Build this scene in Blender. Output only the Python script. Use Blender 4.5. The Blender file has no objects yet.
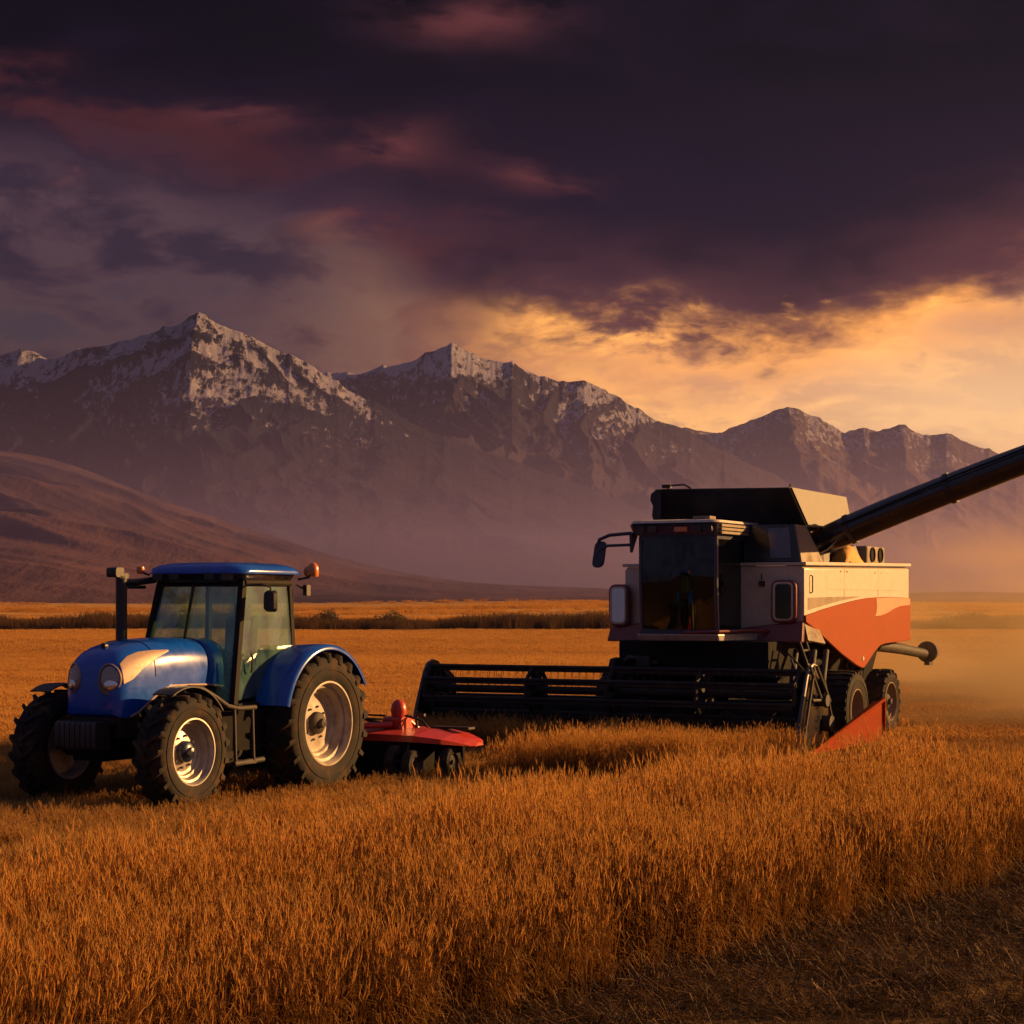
import bpy, bmesh, math, random
import numpy as np
from mathutils import Vector, Matrix, Euler
random.seed(7)
rng = np.random.default_rng(11)
SC = bpy.context.scene
COL = SC.collection
R = math.radians
EYE = 2.72          # camera height above the field, metres
SUN_AZ = R(72)      # measured from straight ahead (+Y) towards the right (+X)
SUN_EL = R(16)

# ------------------------------------------------------------------ helpers
def tag(o, label=None, cat=None, group=None, kind=None):
    if label: o['label'] = label
    if cat: o['category'] = cat
    if group: o['group'] = group
    if kind: o['kind'] = kind
    return o

def empty(name, loc=(0, 0, 0), rz=0.0, parent=None):
    o = bpy.data.objects.new(name, None)
    COL.objects.link(o)
    o.location = loc
    o.rotation_euler = (0, 0, rz)
    o.empty_display_size = 0.3
    if parent: o.parent = parent
    return o

def mesh_obj(name, verts, faces, mat=None, parent=None, smooth=None, bevel=0.0, link=True):
    me = bpy.data.meshes.new(name)
    me.from_pydata([tuple(v) for v in verts], [], faces)
    me.update()
    if mat: me.materials.append(mat)
    if smooth is not None:
        me.polygons.foreach_set('use_smooth', [True] * len(me.polygons))
        me.set_sharp_from_angle(angle=R(smooth))
    o = bpy.data.objects.new(name, me)
    if link: COL.objects.link(o)
    if parent: o.parent = parent
    if bevel:
        m = o.modifiers.new('Bevel', 'BEVEL')
        m.width = bevel; m.segments = 2; m.limit_method = 'ANGLE'; m.angle_limit = R(40)
        m.harden_normals = False
    return o

class MB:
    """collects boxes, bars, tubes, lathes and prisms; build() links them as ONE mesh"""
    def __init__(s): s.v = []; s.f = []
    def add(s, verts, faces):
        n = len(s.v)
        s.v += [tuple(v) for v in verts]
        s.f += [tuple(i + n for i in f) for f in faces]
        return s
    def box(s, x0, x1, y0, y1, z0, z1):
        v = [(x, y, z) for x in (x0, x1) for y in (y0, y1) for z in (z0, z1)]
        return s.add(v, [(0, 1, 3, 2), (4, 6, 7, 5), (0, 4, 5, 1), (2, 3, 7, 6), (0, 2, 6, 4), (1, 5, 7, 3)])
    def hexa(s, p):
        """eight corners: bottom four then top four, same winding"""
        return s.add(p, [(3, 2, 1, 0), (4, 5, 6, 7), (0, 1, 5, 4), (1, 2, 6, 5), (2, 3, 7, 6), (3, 0, 4, 7)])
    def prism(s, poly, axis, a, b):
        """poly: 2D outline in the two axes left over, pushed from a to b along axis"""
        def P(p, t):
            return {'x': (t, p[0], p[1]), 'y': (p[0], t, p[1]), 'z': (p[0], p[1], t)}[axis]
        n = len(poly)
        v = [P(p, a) for p in poly] + [P(p, b) for p in poly]
        f = [tuple(range(n))[::-1], tuple(range(n, 2 * n))]
        f += [(i, (i + 1) % n, n + (i + 1) % n, n + i) for i in range(n)]
        return s.add(v, f)
    def sweep(s, pts, rad, n=10, caps=True, flat=1.0):
        """tube along a polyline, rad a number or one per point"""
        pts = [Vector(p) for p in pts]
        if not hasattr(rad, '__len__'): rad = [rad] * len(pts)
        rings = []; up = None
        for i, p in enumerate(pts):
            d = (pts[min(i + 1, len(pts) - 1)] - pts[max(i - 1, 0)]).normalized()
            if up is None:
                up = Vector((0, 0, 1)) if abs(d.z) < .9 else Vector((1, 0, 0))
            sd = d.cross(up).normalized(); up = sd.cross(d).normalized()
            rings.append([p + sd * math.cos(2 * math.pi * k / n) * rad[i] + up * math.sin(2 * math.pi * k / n) * rad[i] * flat for k in range(n)])
        v = [q for r_ in rings for q in r_]
        f = []
        for i in range(len(pts) - 1):
            for k in range(n):
                k2 = (k + 1) % n
                f.append((i * n + k, i * n + k2, (i + 1) * n + k2, (i + 1) * n + k))
        if caps:
            f.append(tuple(range(n))[::-1]); f.append(tuple(range((len(pts) - 1) * n, len(pts) * n)))
        return s.add(v, f)
    def lathe(s, prof, c, axis='y', n=48, a0=0.0, a1=2 * math.pi):
        """prof: (offset along axis, radius); closed profile loops are fine"""
        full = abs(a1 - a0 - 2 * math.pi) < 1e-6
        m = n if full else n + 1
        v = []
        for k in range(m):
            a = a0 + (a1 - a0) * k / n
            for t, r_ in prof:
                q = (r_ * math.cos(a), r_ * math.sin(a))
                o = {'y': (q[0], t, q[1]), 'x': (t, q[0], q[1]), 'z': (q[0], q[1], t)}[axis]
                v.append((c[0] + o[0], c[1] + o[1], c[2] + o[2]))
        P = len(prof); f = []
        for k in range(n):
            k2 = (k + 1) % m
            for j in range(P - 1):
                f.append((k * P + j, k * P + j + 1, k2 * P + j + 1, k2 * P + j))
        return s.add(v, f)
    def loft(s, rings, closed=True, cap=True):
        n = len(rings[0]); v = [q for r_ in rings for q in r_]; f = []
        for i in range(len(rings) - 1):
            for k in range(n if closed else n - 1):
                k2 = (k + 1) % n
                f.append((i * n + k, i * n + k2, (i + 1) * n + k2, (i + 1) * n + k))
        if cap and closed:
            f.append(tuple(range(n))[::-1]); f.append(tuple(range((len(rings) - 1) * n, len(rings) * n)))
        return s.add(v, f)
    def build(s, name, mat, parent=None, smooth=35, bevel=0.0):
        o = mesh_obj(name, s.v, s.f, mat, parent, None, bevel)
        bm = bmesh.new(); bm.from_mesh(o.data)
        bmesh.ops.recalc_face_normals(bm, faces=bm.faces)
        bm.to_mesh(o.data); bm.free()
        if smooth is not None:
            o.data.polygons.foreach_set('use_smooth', [True] * len(o.data.polygons))
            o.data.set_sharp_from_angle(angle=R(smooth))
        return o

# ------------------------------------------------------------------ node expressions
class NT:
    def __init__(s, tree): s.t = tree; s.n = tree.nodes; s.l = tree.links
    def node(s, typ, **kw):
        n = s.n.new(typ)
        for k, v in kw.items():
            if k.startswith('i_'):
                key = k[2:]
                key = int(key) if key.isdigit() else key.replace('_', ' ')
                s.put(n.inputs[key], v)
            else: setattr(n, k, v)
        return n
    def put(s, sock, v):
        if isinstance(v, EX): v = v.s
        if isinstance(v, bpy.types.NodeSocket): s.l.new(v, sock)
        else:
            if hasattr(sock.default_value, '__len__') and not hasattr(v, '__len__'): v = (v,) * len(sock.default_value)
            if hasattr(v, '__len__') and len(sock.default_value) == 4 and len(v) == 3: v = (*v, 1)
            sock.default_value = v
    def math(s, op, *a, clamp=False):
        n = s.n.new('ShaderNodeMath'); n.operation = op; n.use_clamp = clamp
        for i, v in enumerate(a): s.put(n.inputs[i], v)
        return EX(s, n.outputs[0])
    def smooth(s, x, a, b):
        n = s.n.new('ShaderNodeMapRange'); n.interpolation_type = 'SMOOTHSTEP'
        s.put(n.inputs['Value'], x); s.put(n.inputs['From Min'], a); s.put(n.inputs['From Max'], b)
        return EX(s, n.outputs[0])
    def lin(s, x, a, b, c=0.0, d=1.0):
        n = s.n.new('ShaderNodeMapRange')
        s.put(n.inputs['Value'], x)
        for k, v in zip(('From Min', 'From Max', 'To Min', 'To Max'), (a, b, c, d)): s.put(n.inputs[k], v)
        return EX(s, n.outputs[0])
    def mix(s, f, a, b, mode='MIX'):
        n = s.n.new('ShaderNodeMix'); n.data_type = 'RGBA'; n.blend_type = mode; n.clamp_factor = True
        s.put(n.inputs[0], f); s.put(n.inputs[6], a); s.put(n.inputs[7], b)
        return EX(s, n.outputs[2])
    def vec(s, x, y, z=0.0):
        n = s.n.new('ShaderNodeCombineXYZ')
        for i, v in enumerate((x, y, z)): s.put(n.inputs[i], v)
        return EX(s, n.outputs[0])
    def noise(s, v, scale=1.0, detail=4.0, rough=.5, dist=0.0, color=False):
        n = s.n.new('ShaderNodeTexNoise'); n.noise_dimensions = '3D'
        s.put(n.inputs['Vector'], v); s.put(n.inputs['Scale'], scale)
        n.inputs['Detail'].default_value = detail; n.inputs['Roughness'].default_value = rough; n.inputs['Distortion'].default_value = dist
        return EX(s, n.outputs[1 if color else 0])
    def scalev(s, v, m):
        n = s.n.new('ShaderNodeVectorMath'); n.operation = 'MULTIPLY'
        s.put(n.inputs[0], v); s.put(n.inputs[1], m)
        return EX(s, n.outputs[0])

class EX:
    def __init__(e, nt, sock): e.nt = nt; e.s = sock
    def _m(e, op, *a): return e.nt.math(op, e, *a)
    def __add__(e, o): return e._m('ADD', o)
    __radd__ = __add__
    def __mul__(e, o): return e._m('MULTIPLY', o)
    __rmul__ = __mul__
    def __sub__(e, o): return e._m('SUBTRACT', o)
    def __rsub__(e, o): return e.nt.math('SUBTRACT', o, e)
    def __truediv__(e, o): return e._m('DIVIDE', o)
    def __pow__(e, o): return e._m('POWER', o)
    def clamp(e): return e.nt.math('ADD', e, 0.0, clamp=True)

def new_mat(name):
    m = bpy.data.materials.new(name); m.use_nodes = True
    nt = NT(m.node_tree)
    b = m.node_tree.nodes['Principled BSDF']
    return m, nt, b

def simple_mat(name, col, rough=.5, metal=0.0, coat=0.0, dirt=.25, dirt_col=(.16, .10, .055), scale=3.0, spec=.5, bump=0.0):
    """painted / rubber / metal surface with uneven gloss and field dust lying on it in patches"""
    m, nt, b = new_mat(name)
    tc = nt.node('ShaderNodeTexCoord').outputs['Object']
    n1 = nt.noise(tc, scale, 6, .62)
    n2 = nt.noise(tc, scale * 7, 4, .6)
    f = (nt.smooth(n1 + (n2 - .5) * .35, .42, .78) * dirt).clamp()
    tone = nt.mix(nt.lin(n2, .3, .7, 0, 1), tuple(c * .86 for c in col), tuple(min(1, c * 1.1) for c in col))
    nt.put(b.inputs['Base Color'], nt.mix(f, tone, dirt_col))
    nt.put(b.inputs['Roughness'], (n2 * .22 + (rough - .11) + f * .3).clamp())
    b.inputs['Metallic'].default_value = metal
    b.inputs['Specular IOR Level'].default_value = spec
    if coat:
        b.inputs['Coat Weight'].default_value = coat; b.inputs['Coat Roughness'].default_value = .12
    if bump:
        bp = nt.node('ShaderNodeBump', i_Strength=bump, i_Distance=.01, i_Height=n2)
        nt.l.new(bp.outputs[0], b.inputs['Normal'])
    return m

# ------------------------------------------------------------------ camera
cam = bpy.data.cameras.new('camera')
cam_o = bpy.data.objects.new('camera', cam)
COL.objects.link(cam_o)
cam.sensor_width = 36.0
cam.lens = 2000.0 / 1024.0 * 36.0
cam.shift_y = (605.0 - 512.0) / 1024.0
cam.clip_start = .5
cam.clip_end = 20000
cam_o.location = (0, 0, EYE)
cam_o.rotation_euler = (R(90), 0, 0)
SC.camera = cam_o

# ------------------------------------------------------------------ sun
sl = bpy.data.lights.new('sun', 'SUN')
sl.energy = 5.0
sl.angle = R(.6)
sl.color = (1.0, .51, .165)
sun_o = bpy.data.objects.new('sun', sl)
COL.objects.link(sun_o)
sd = Vector((math.sin(SUN_AZ) * math.cos(SUN_EL), math.cos(SUN_AZ) * math.cos(SUN_EL), math.sin(SUN_EL)))
sun_o.rotation_euler = (-sd).to_track_quat('-Z', 'Y').to_euler()

# ------------------------------------------------------------------ sky: Nishita behind banks of evening cloud
W = bpy.data.worlds.new('World')
SC.world = W
W.use_nodes = True
def build_sky():
    nt = NT(W.node_tree)
    bg = W.node_tree.nodes['Background']
    d = nt.node('ShaderNodeTexCoord').outputs['Generated']
    sep = nt.node('ShaderNodeSeparateXYZ', i_Vector=d)
    x, y, z = (EX(nt, sep.outputs[i]) for i in range(3))
    az = nt.math('ARCTAN2', x, y)                       # 0 ahead, + to the right
    hor = nt.math('SQRT', x * x + y * y)
    el = z / nt.math('MAXIMUM', hor, .02)               # tangent of the elevation
    # cloud coordinates: s runs 0..1 across 29 degrees of azimuth, t falls from 0.59 at the horizon to 0 at 17 degrees up
    s = az * 1.953 + .5
    t = .591 - el * 1.953
    n0 = nt.noise(nt.vec(s * 2.6, t * 6.5, .3), 1, 6, .52, .15)
    n1 = nt.noise(nt.vec(s * 2.6, t * 6.5, 7.7), 1, 6, .52, .15)
    nf = nt.noise(nt.vec(s * 7.5 + (n0 - .5) * 1.2, t * 17 + (n1 - .5) * 1.2, 3.1), 1, 8, .60, .15)
    nh = nt.noise(nt.vec(s * 22.0 + (n0 - .5) * 3.0, t * 48 + (n1 - .5) * 3.0, 1.7), 1, 6, .62)
    nl = nt.noise(nt.vec(s * 1.5, t * 3.4, 5.9), 1, 3, .5)
    sw = s + (n0 - .5) * .16
    tw = t + (n1 - .5) * .13 + (nf - .5) * .035
    # 1. open lit sky low down: mauve left, peach to the right
    gl = nt.smooth(sw, .24, .62)
    low = nt.mix(gl, (.036, .0185, .032), (.47, .205, .085))
    low = nt.mix(nt.smooth(tw, .32, .43) * gl * .85, low, (.74, .375, .155))
    low = nt.mix(nt.smooth(t, .255, .35) * (1.0 - nt.smooth(sw, .0, .34)), low, (.026, .016, .026))
    low = nt.mix(nt.smooth(tw, .27, .34) * nt.smooth(sw, .16, .34) * (1.0 - gl) * .8, low, (.105, .047, .035))
    nish = nt.node('ShaderNodeTexSky', sky_type='NISHITA', sun_disc=False, sun_elevation=SUN_EL, sun_rotation=SUN_AZ,
                   air_density=1.6, dust_density=4.0, ozone_density=2.0).outputs[0]
    low = nt.mix(.03, low, nt.scalev(nish, (.10, .10, .10)))
    # 2. broken mid level cloud in front of it, mauve-brown bodies with burning rims
    cl = nf * .56 + n0 * .42 + nl * .22 + (nh - .5) * .16 + .03
    body = nt.smooth(cl + gl * nt.smooth(t, .40, .32) * .035, .585, .70)
    mid = nt.mix(gl, (.019, .010, .021), (.24, .080, .048))
    rim = nt.smooth(cl, .52, .61) * (1.0 - body)
    c = nt.mix(body * .78, low, mid)
    c = nt.mix(rim * nt.smooth(sw, .42, .60) * .75, c, (.95, .43, .10))
    c = nt.mix(rim * (1.0 - gl) * .14, c, (.15, .055, .038))
    # 3. the dark deck overhead: its underside follows a sagging line
    cv = nt.node('ShaderNodeFloatCurve')
    nt.put(cv.inputs['Value'], s)
    pts = [(0, .165), (.12, .175), (.2, .195), (.33, .252), (.45, .318), (.53, .338), (.6, .344), (.7, .358), (.76, .362), (.84, .342), (.92, .318), (1, .300)]
    cm = cv.mapping; cm.use_clip = False
    cu = cm.curves[0]
    cu.points[0].location = pts[0]; cu.points[1].location = pts[-1]
    for p in pts[1:-1]: cu.points.new(*p)
    cm.update()
    edge = EX(nt, cv.outputs[0])
    dep = edge - (t + (n1 - .5) * .085 + (nf - .5) * .085 + (nh - .5) * .03)     # > 0 inside the deck
    deck = nt.smooth(dep, -.030, .045)
    dk = nt.mix(nt.smooth(dep, .0, .16), nt.mix(nt.smooth(s, .2, .8), (.024, .0115, .024), (.088, .027, .030)), (.0075, .0034, .0115))
    dk = nt.mix(nt.smooth(t, .20, .03), dk, (.0010, .0008, .0035))
    dk = nt.mix(nt.smooth(nf * .7 + n0 * .5, .54, .72) * .7, dk, (.0045, .0024, .0085))
    # red lit patches up in it
    red = nt.smooth(n1 * .5 + nl * .55, .52, .62) * nt.smooth(nf, .42, .60)
    dk = nt.mix(red * .45 * nt.smooth(dep, .30, .04), dk, (.080, .017, .016))
    spots = None
    for (s0, t0, ws, wt) in ((.385, .155, .055, .022), (.345, .243, .040, .016), (.475, .020, .075, .026), (.52, .178, .050, .014), (.09, .187, .018, .012), (.25, .125, .05, .018), (.16, .205, .03, .010)):
        a_, b_ = (sw - s0) * (1 / ws), (tw - t0) * (1 / wt)
        g_ = nt.math('EXPONENT', (a_ * a_ + b_ * b_) * -1.0)
        spots = g_ if spots is None else spots + g_
    dk = nt.mix((spots * nt.smooth(nf, .36, .60) * .85).clamp(), dk, (.085, .022, .024))
    c = nt.mix(deck, c, dk)
    c = nt.mix((spots * nt.smooth(nf, .42, .62) * (1.0 - deck) * .8).clamp(), c, (.25, .085, .055))
    # burning lower lip of the deck on the sunset side
    lip = nt.smooth(dep, -.07, -.01) * (1.0 - nt.smooth(dep, .0, .07))
    c = nt.mix(lip * nt.smooth(s, .46, .66) * nt.smooth(n0 * .35 + nf * .5 + nh * .15, .38, .56) * .95, c, (1.05, .40, .075))
    spark = nt.smooth(nf * .7 + n1 * .3 + (nh - .5) * .25, .50, .62) * nt.smooth(s, .46, .56) * nt.smooth(t, .27, .32) * nt.smooth(t, .44, .34)
    c = nt.mix(spark * .9, c, (1.0, .42, .095))
    shade = nt.smooth(nf * .6 + n0 * .5 + (nh - .5) * .2, .55, .45) * nt.smooth(s, .50, .62) * nt.smooth(t, .30, .36)
    c = nt.mix(shade * .62 * (1.0 - deck), c, (.27, .105, .066))
    bank = None
    for (s0, t0, ws, wt) in ((.74, .368, .13, .026), (.95, .318, .09, .018), (.84, .392, .10, .012), (.58, .345, .05, .02), (.66, .330, .06, .012)):
        a_, b_ = (sw - s0) * (1 / ws), (tw - t0) * (1 / wt)
        g_ = nt.math('EXPONENT', (a_ * a_ + b_ * b_) * -1.0)
        bank = g_ if bank is None else bank + g_
    c = nt.mix((bank * nt.smooth(nf * .7 + nh * .4, .40, .62) * 1.25).clamp() * (1.0 - deck) * .85, c, (.36, .145, .080))
    glow = nt.math('EXPONENT', ((s - .97) * (s - .97) * 14.0 + (t - .415) * (t - .415) * 160.0) * -1.0)
    c = nt.mix((glow * .6).clamp() * (1.0 - deck), c, (.92, .56, .26))
    jet = nt.math('EXPONENT', ((sw - .60) * (sw - .60) * 120.0 + (tw - .322) * (tw - .322) * 1800.0) * -1.0)
    c = nt.mix((jet * 1.3 * nt.smooth(nf * .6 + nh * .5, .46, .64)).clamp() * (1.0 - deck * .6), c, (1.15, .48, .10))
    # away from the sunset: the rest of the dome is dull mauve-blue evening cloud
    away = nt.smooth(nt.math('ABSOLUTE', az), .45, 1.3)
    rest = nt.mix(nt.smooth(nf * .6 + nl * .4, .38, .62), (.085, .078, .130), (.046, .042, .075))
    warm = nt.smooth(nt.math('COSINE', az - SUN_AZ), .70, .99) * nt.smooth(el, .75, .05)
    rest = nt.mix(warm * .8, rest, (.75, .34, .12))
    c = nt.mix(away, c, rest)
    c = nt.mix(nt.smooth(el, .32, .9), c, rest)
    c = nt.mix(nt.smooth(el, .0, -.08), c, (.05, .03, .02))
    nt.put(bg.inputs['Color'], nt.scalev(c, (10, 10, 10)))
    bg.inputs['Strength'].default_value = .088
build_sky()

# ------------------------------------------------------------------ numpy noise for terrain
def _hash(i, j, seed):
    h = (i * 374761393 + j * 668265263 + seed * 974634777) & 0xFFFFFFFF
    h = ((h ^ (h >> 13)) * 1274126177) & 0xFFFFFFFF
    return ((h ^ (h >> 16)) & 0xFFFF) / 65535.0
def vnoise(x, y, seed=0):
    xi = np.floor(x).astype(np.int64); yi = np.floor(y).astype(np.int64)
    xf = x - xi; yf = y - yi
    def g(i, j):
        a = _hash(i, j, seed) * 2 * np.pi
        return np.cos(a) * (x - i) + np.sin(a) * (y - j)
    u = xf ** 3 * (xf * (xf * 6 - 15) + 10); v = yf ** 3 * (yf * (yf * 6 - 15) + 10)
    a = g(xi, yi) * (1 - u) + g(xi + 1, yi) * u
    b = g(xi, yi + 1) * (1 - u) + g(xi + 1, yi + 1) * u
    return (a * (1 - v) + b * v) * 1.5
def fbm(x, y, o=5, seed=0, gain=.5):
    s = 0; a = 1.0; f = 1.0
    for k in range(o):
        s = s + a * vnoise(x * f, y * f, seed + k); a *= gain; f *= 2.03
    return s
def ridged(x, y, o=5, seed=0, gain=.5):
    s = 0; a = 1.0; f = 1.0; w = 1.0
    for k in range(o):
        n = 1 - np.abs(vnoise(x * f, y * f, seed + k)) * 1.9
        n = np.clip(n, 0, 1) ** 2
        s = s + a * n * w; w = np.clip(n * 1.6, 0, 1); a *= gain; f *= 2.1
    return s
def sstep(x, a, b):
    t = np.clip((x - a) / (b - a), 0, 1); return t * t * (3 - 2 * t)

def grid_mesh(name, X, Y, Z, mat, attrs=None):
    ny, nx = X.shape
    me = bpy.data.meshes.new(name)
    me.vertices.add(nx * ny)
    co = np.stack([X, Y, Z], -1).reshape(-1).astype(np.float32)
    me.vertices.foreach_set('co', co)
    i = np.arange((ny - 1) * nx).reshape(ny - 1, nx)[:, :-1].reshape(-1)
    q = np.stack([i, i + 1, i + nx + 1, i + nx], -1).astype(np.int32)
    me.loops.add(q.size); me.polygons.add(len(q))
    me.loops.foreach_set('vertex_index', q.reshape(-1))
    me.polygons.foreach_set('loop_start', np.arange(0, q.size, 4, dtype=np.int32))
    me.polygons.foreach_set('loop_total', np.full(len(q), 4, dtype=np.int32))
    me.polygons.foreach_set('use_smooth', np.ones(len(q), dtype=bool))
    me.update(calc_edges=True)
    for k, v in (attrs or {}).items():
        a = me.attributes.new(k, 'FLOAT', 'POINT'); a.data.foreach_set('value', v.reshape(-1).astype(np.float32))
    me.materials.append(mat)
    o = bpy.data.objects.new(name, me); COL.objects.link(o)
    return o

# ------------------------------------------------------------------ mountains
def mountain_mat(name, rock, low, snow_col):
    m, nt, b = new_mat(name)
    a = EX(nt, nt.node('ShaderNodeAttribute', attribute_name='snow').outputs['Fac'])
    e = EX(nt, nt.node('ShaderNodeAttribute', attribute_name='rel').outputs['Fac'])
    pos = nt.node('ShaderNodeNewGeometry').outputs['Position']
    n = nt.noise(nt.scalev(pos, (.12, .042, .034)), 1, 12, .76)
    n2 = nt.noise(nt.scalev(pos, (.02, .007, .012)), 1, 6, .6)
    f = nt.smooth(a + (n - .5) * 2.3, .44, .64)
    ground = nt.mix(nt.smooth(e + (n2 - .5) * .4, .15, .62), low, rock)  # haze at the mountain foot is painted in as a paler low colour
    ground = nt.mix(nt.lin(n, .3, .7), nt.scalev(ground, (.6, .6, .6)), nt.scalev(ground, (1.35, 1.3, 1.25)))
    nt.put(b.inputs['Base Color'], nt.mix(f, ground, snow_col))
    b.inputs['Roughness'].default_value = .95
    b.inputs['Specular IOR Level'].default_value = .1
    bp = nt.node('ShaderNodeBump', i_Strength=1.0, i_Distance=9.0, i_Height=n)
    nt.l.new(bp.outputs[0], b.inputs['Normal'])
    return m

def skyline(pts, u):
    p = np.array(pts, float)
    return np.interp(u, (p[:, 0] - 512) / 2000.0, (605 - p[:, 1]) / 2000.0)

def massif(name, pts, dist, front, back, u0, u1, nx, ny, seed, mat, snowline, label, peak, rough=1.0):
    u = np.linspace(u0, u1, nx)
    k = np.linspace(0, 1, ny)
    k = np.concatenate([1 - (1 - k) ** 1.35])
    yy = np.concatenate([dist - front + front * k[:-1], dist + np.linspace(0, back, max(12, ny // 10))])
    U, Y = np.meshgrid(u, yy)
    X = U * Y
    # ridge height is looked up at a wandering azimuth so that buttresses swing sideways as they come down
    a = np.clip((dist - Y) / front, -1, 1)
    ab = np.abs(np.where(Y > dist, (Y - dist) / back, a))
    L = dist * .12
    wob = fbm(X / L * .55 + 3, Y / L * .30, 4, seed) * .05 * ab
    V = skyline(pts, U + wob)
    jag = (ridged(U * 46.0, Y * 0 + seed, 4, seed + 5) - .9) * .0014 * np.clip(V / .1, 0, 1)
    H = (V + jag) * dist
    prof = (1 - ab) ** 1.3
    # ribs fan out from under the summits and swing about as they come down
    swing = fbm(X / L * .8, Y / L * .5, 4, seed + 9) * L * .42 + fbm(X / L * 2.6, Y / L * 2.0, 3, seed + 14) * L * .11
    fan = (X - peak * dist + swing) / (.72 + .85 * ab) + 40 * L
    spur = ridged(fan / L * .8, Y / L * .22, 5, seed + 20, .46)
    wx = X + fbm(X / L * 1.2, Y / L * 1.2, 3, seed + 33) * L * .5
    wy = Y + fbm(X / L * 1.2 + 9, Y / L * 1.2, 3, seed + 34) * L * .5
    fine = ridged(wx / L * 2.3, wy / L * 1.5, 6, seed + 40, .52)
    crag = fbm(X / dist * 130, Y / dist * 130, 5, seed + 60)
    amp = H * np.clip(ab * 2.6, 0, 1) * (1 - ab) ** 1.5
    Z = H * prof + amp * ((spur - .9) * .10 + (fine - .9) * .090 + crag * .014) * rough
    lim = (V + jag) * Y * (1 - .05 * np.clip(ab * 2, 0, 1)) - EYE * (1 - ab)
    Z = np.where(Y <= dist, np.minimum(Z, lim + np.minimum(0, (Z - lim) * -.12)), Z)
    Z = Z - 12 * (prof < .02)
    rel = Z / (dist * .146)
    # gullies and the lee of ribs keep their snow
    dzx = np.gradient(Z, axis=1) / np.maximum(np.gradient(X, axis=1), 1e-3)
    keep = (rel - snowline) * 1.45 + .33 - (fine - .9) * .30 - (spur - .9) * .10 - np.clip(np.abs(dzx) - .4, 0, 1) * .25
    o = grid_mesh(name, X, Y, Z + EYE * (1 - ab), mat, {'snow': keep, 'rel': rel})
    tag(o, label, 'mountain', None, 'structure')
    return o

m_mt = mountain_mat('blue_haze_rock_snow', (.008, .012, .034), (.034, .026, .042), (.34, .32, .40))  # blue of the distant air is put into the dark rock colour
m_mt2 = mountain_mat('mauve_haze_rock_snow', (.028, .027, .050), (.085, .060, .068), (.38, .36, .43))  # mauve haze painted into rock and slopes of the middle massif
m_mt3 = mountain_mat('pale_haze_rock_snow', (.090, .068, .074), (.17, .110, .098), (.36, .33, .36))  # farthest massif: the strongest haze painted into its colours
M1 = [(-700, 470), (-300, 420), (-120, 372), (-60, 352), (0, 354), (22, 345), (50, 355), (70, 350), (90, 345), (135, 336), (160, 326), (186, 318), (199, 309), (212, 317), (232, 326), (250, 335), (280, 347),
      (310, 362), (345, 384), (400, 412), (430, 430), (480, 447), (520, 460), (570, 478), (620, 497), (700, 540), (780, 580), (850, 605), (1100, 612), (1700, 612)]
M2 = [(-700, 520), (150, 470), (250, 420), (318, 373), (345, 370), (357, 371), (390, 362), (420, 355), (440, 345), (455, 342), (470, 351), (492, 356), (512, 360), (540, 373), (562, 381), (584, 378), (597, 384),
      (627, 400), (652, 415), (682, 426), (720, 447), (760, 465), (810, 490), (860, 515), (950, 560), (1050, 600), (1200, 612), (1700, 612)]
M3 = [(-700, 600), (500, 540), (600, 470), (650, 432), (690, 426), (722, 430), (742, 422), (772, 410), (787, 404), (802, 409), (832, 422), (844, 430), (862, 427), (877, 429), (899, 422), (922, 431),
      (952, 433), (982, 445), (1007, 455), (1060, 468), (1150, 490), (1300, 530), (1700, 560)]
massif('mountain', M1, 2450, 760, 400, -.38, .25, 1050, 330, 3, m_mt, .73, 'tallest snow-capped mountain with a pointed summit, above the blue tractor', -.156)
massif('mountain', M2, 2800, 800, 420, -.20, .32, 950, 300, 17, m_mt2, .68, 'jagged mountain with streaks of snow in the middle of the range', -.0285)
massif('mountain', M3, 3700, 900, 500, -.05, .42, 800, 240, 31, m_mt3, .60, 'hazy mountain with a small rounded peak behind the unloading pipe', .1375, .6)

def hill_mat():
    m, nt, b = new_mat('sunstreaked_hill_grass')
    pos = nt.node('ShaderNodeNewGeometry').outputs['Position']
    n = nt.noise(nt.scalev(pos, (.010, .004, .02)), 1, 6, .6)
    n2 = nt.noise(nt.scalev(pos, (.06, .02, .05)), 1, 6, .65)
    c = nt.mix(nt.smooth(n, .36, .66), (.046, .030, .042), (.135, .070, .066))  # reddish streaks on purple paint in the sunlight on the ribs
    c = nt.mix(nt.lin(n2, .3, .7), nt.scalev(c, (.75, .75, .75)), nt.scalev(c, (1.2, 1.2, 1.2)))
    nt.put(b.inputs['Base Color'], c)
    b.inputs['Roughness'].default_value = 1.0
    b.inputs['Specular IOR Level'].default_value = .05
    bp = nt.node('ShaderNodeBump', i_Strength=.7, i_Distance=3.0, i_Height=n2)
    nt.l.new(bp.outputs[0], b.inputs['Normal'])
    return m
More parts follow.
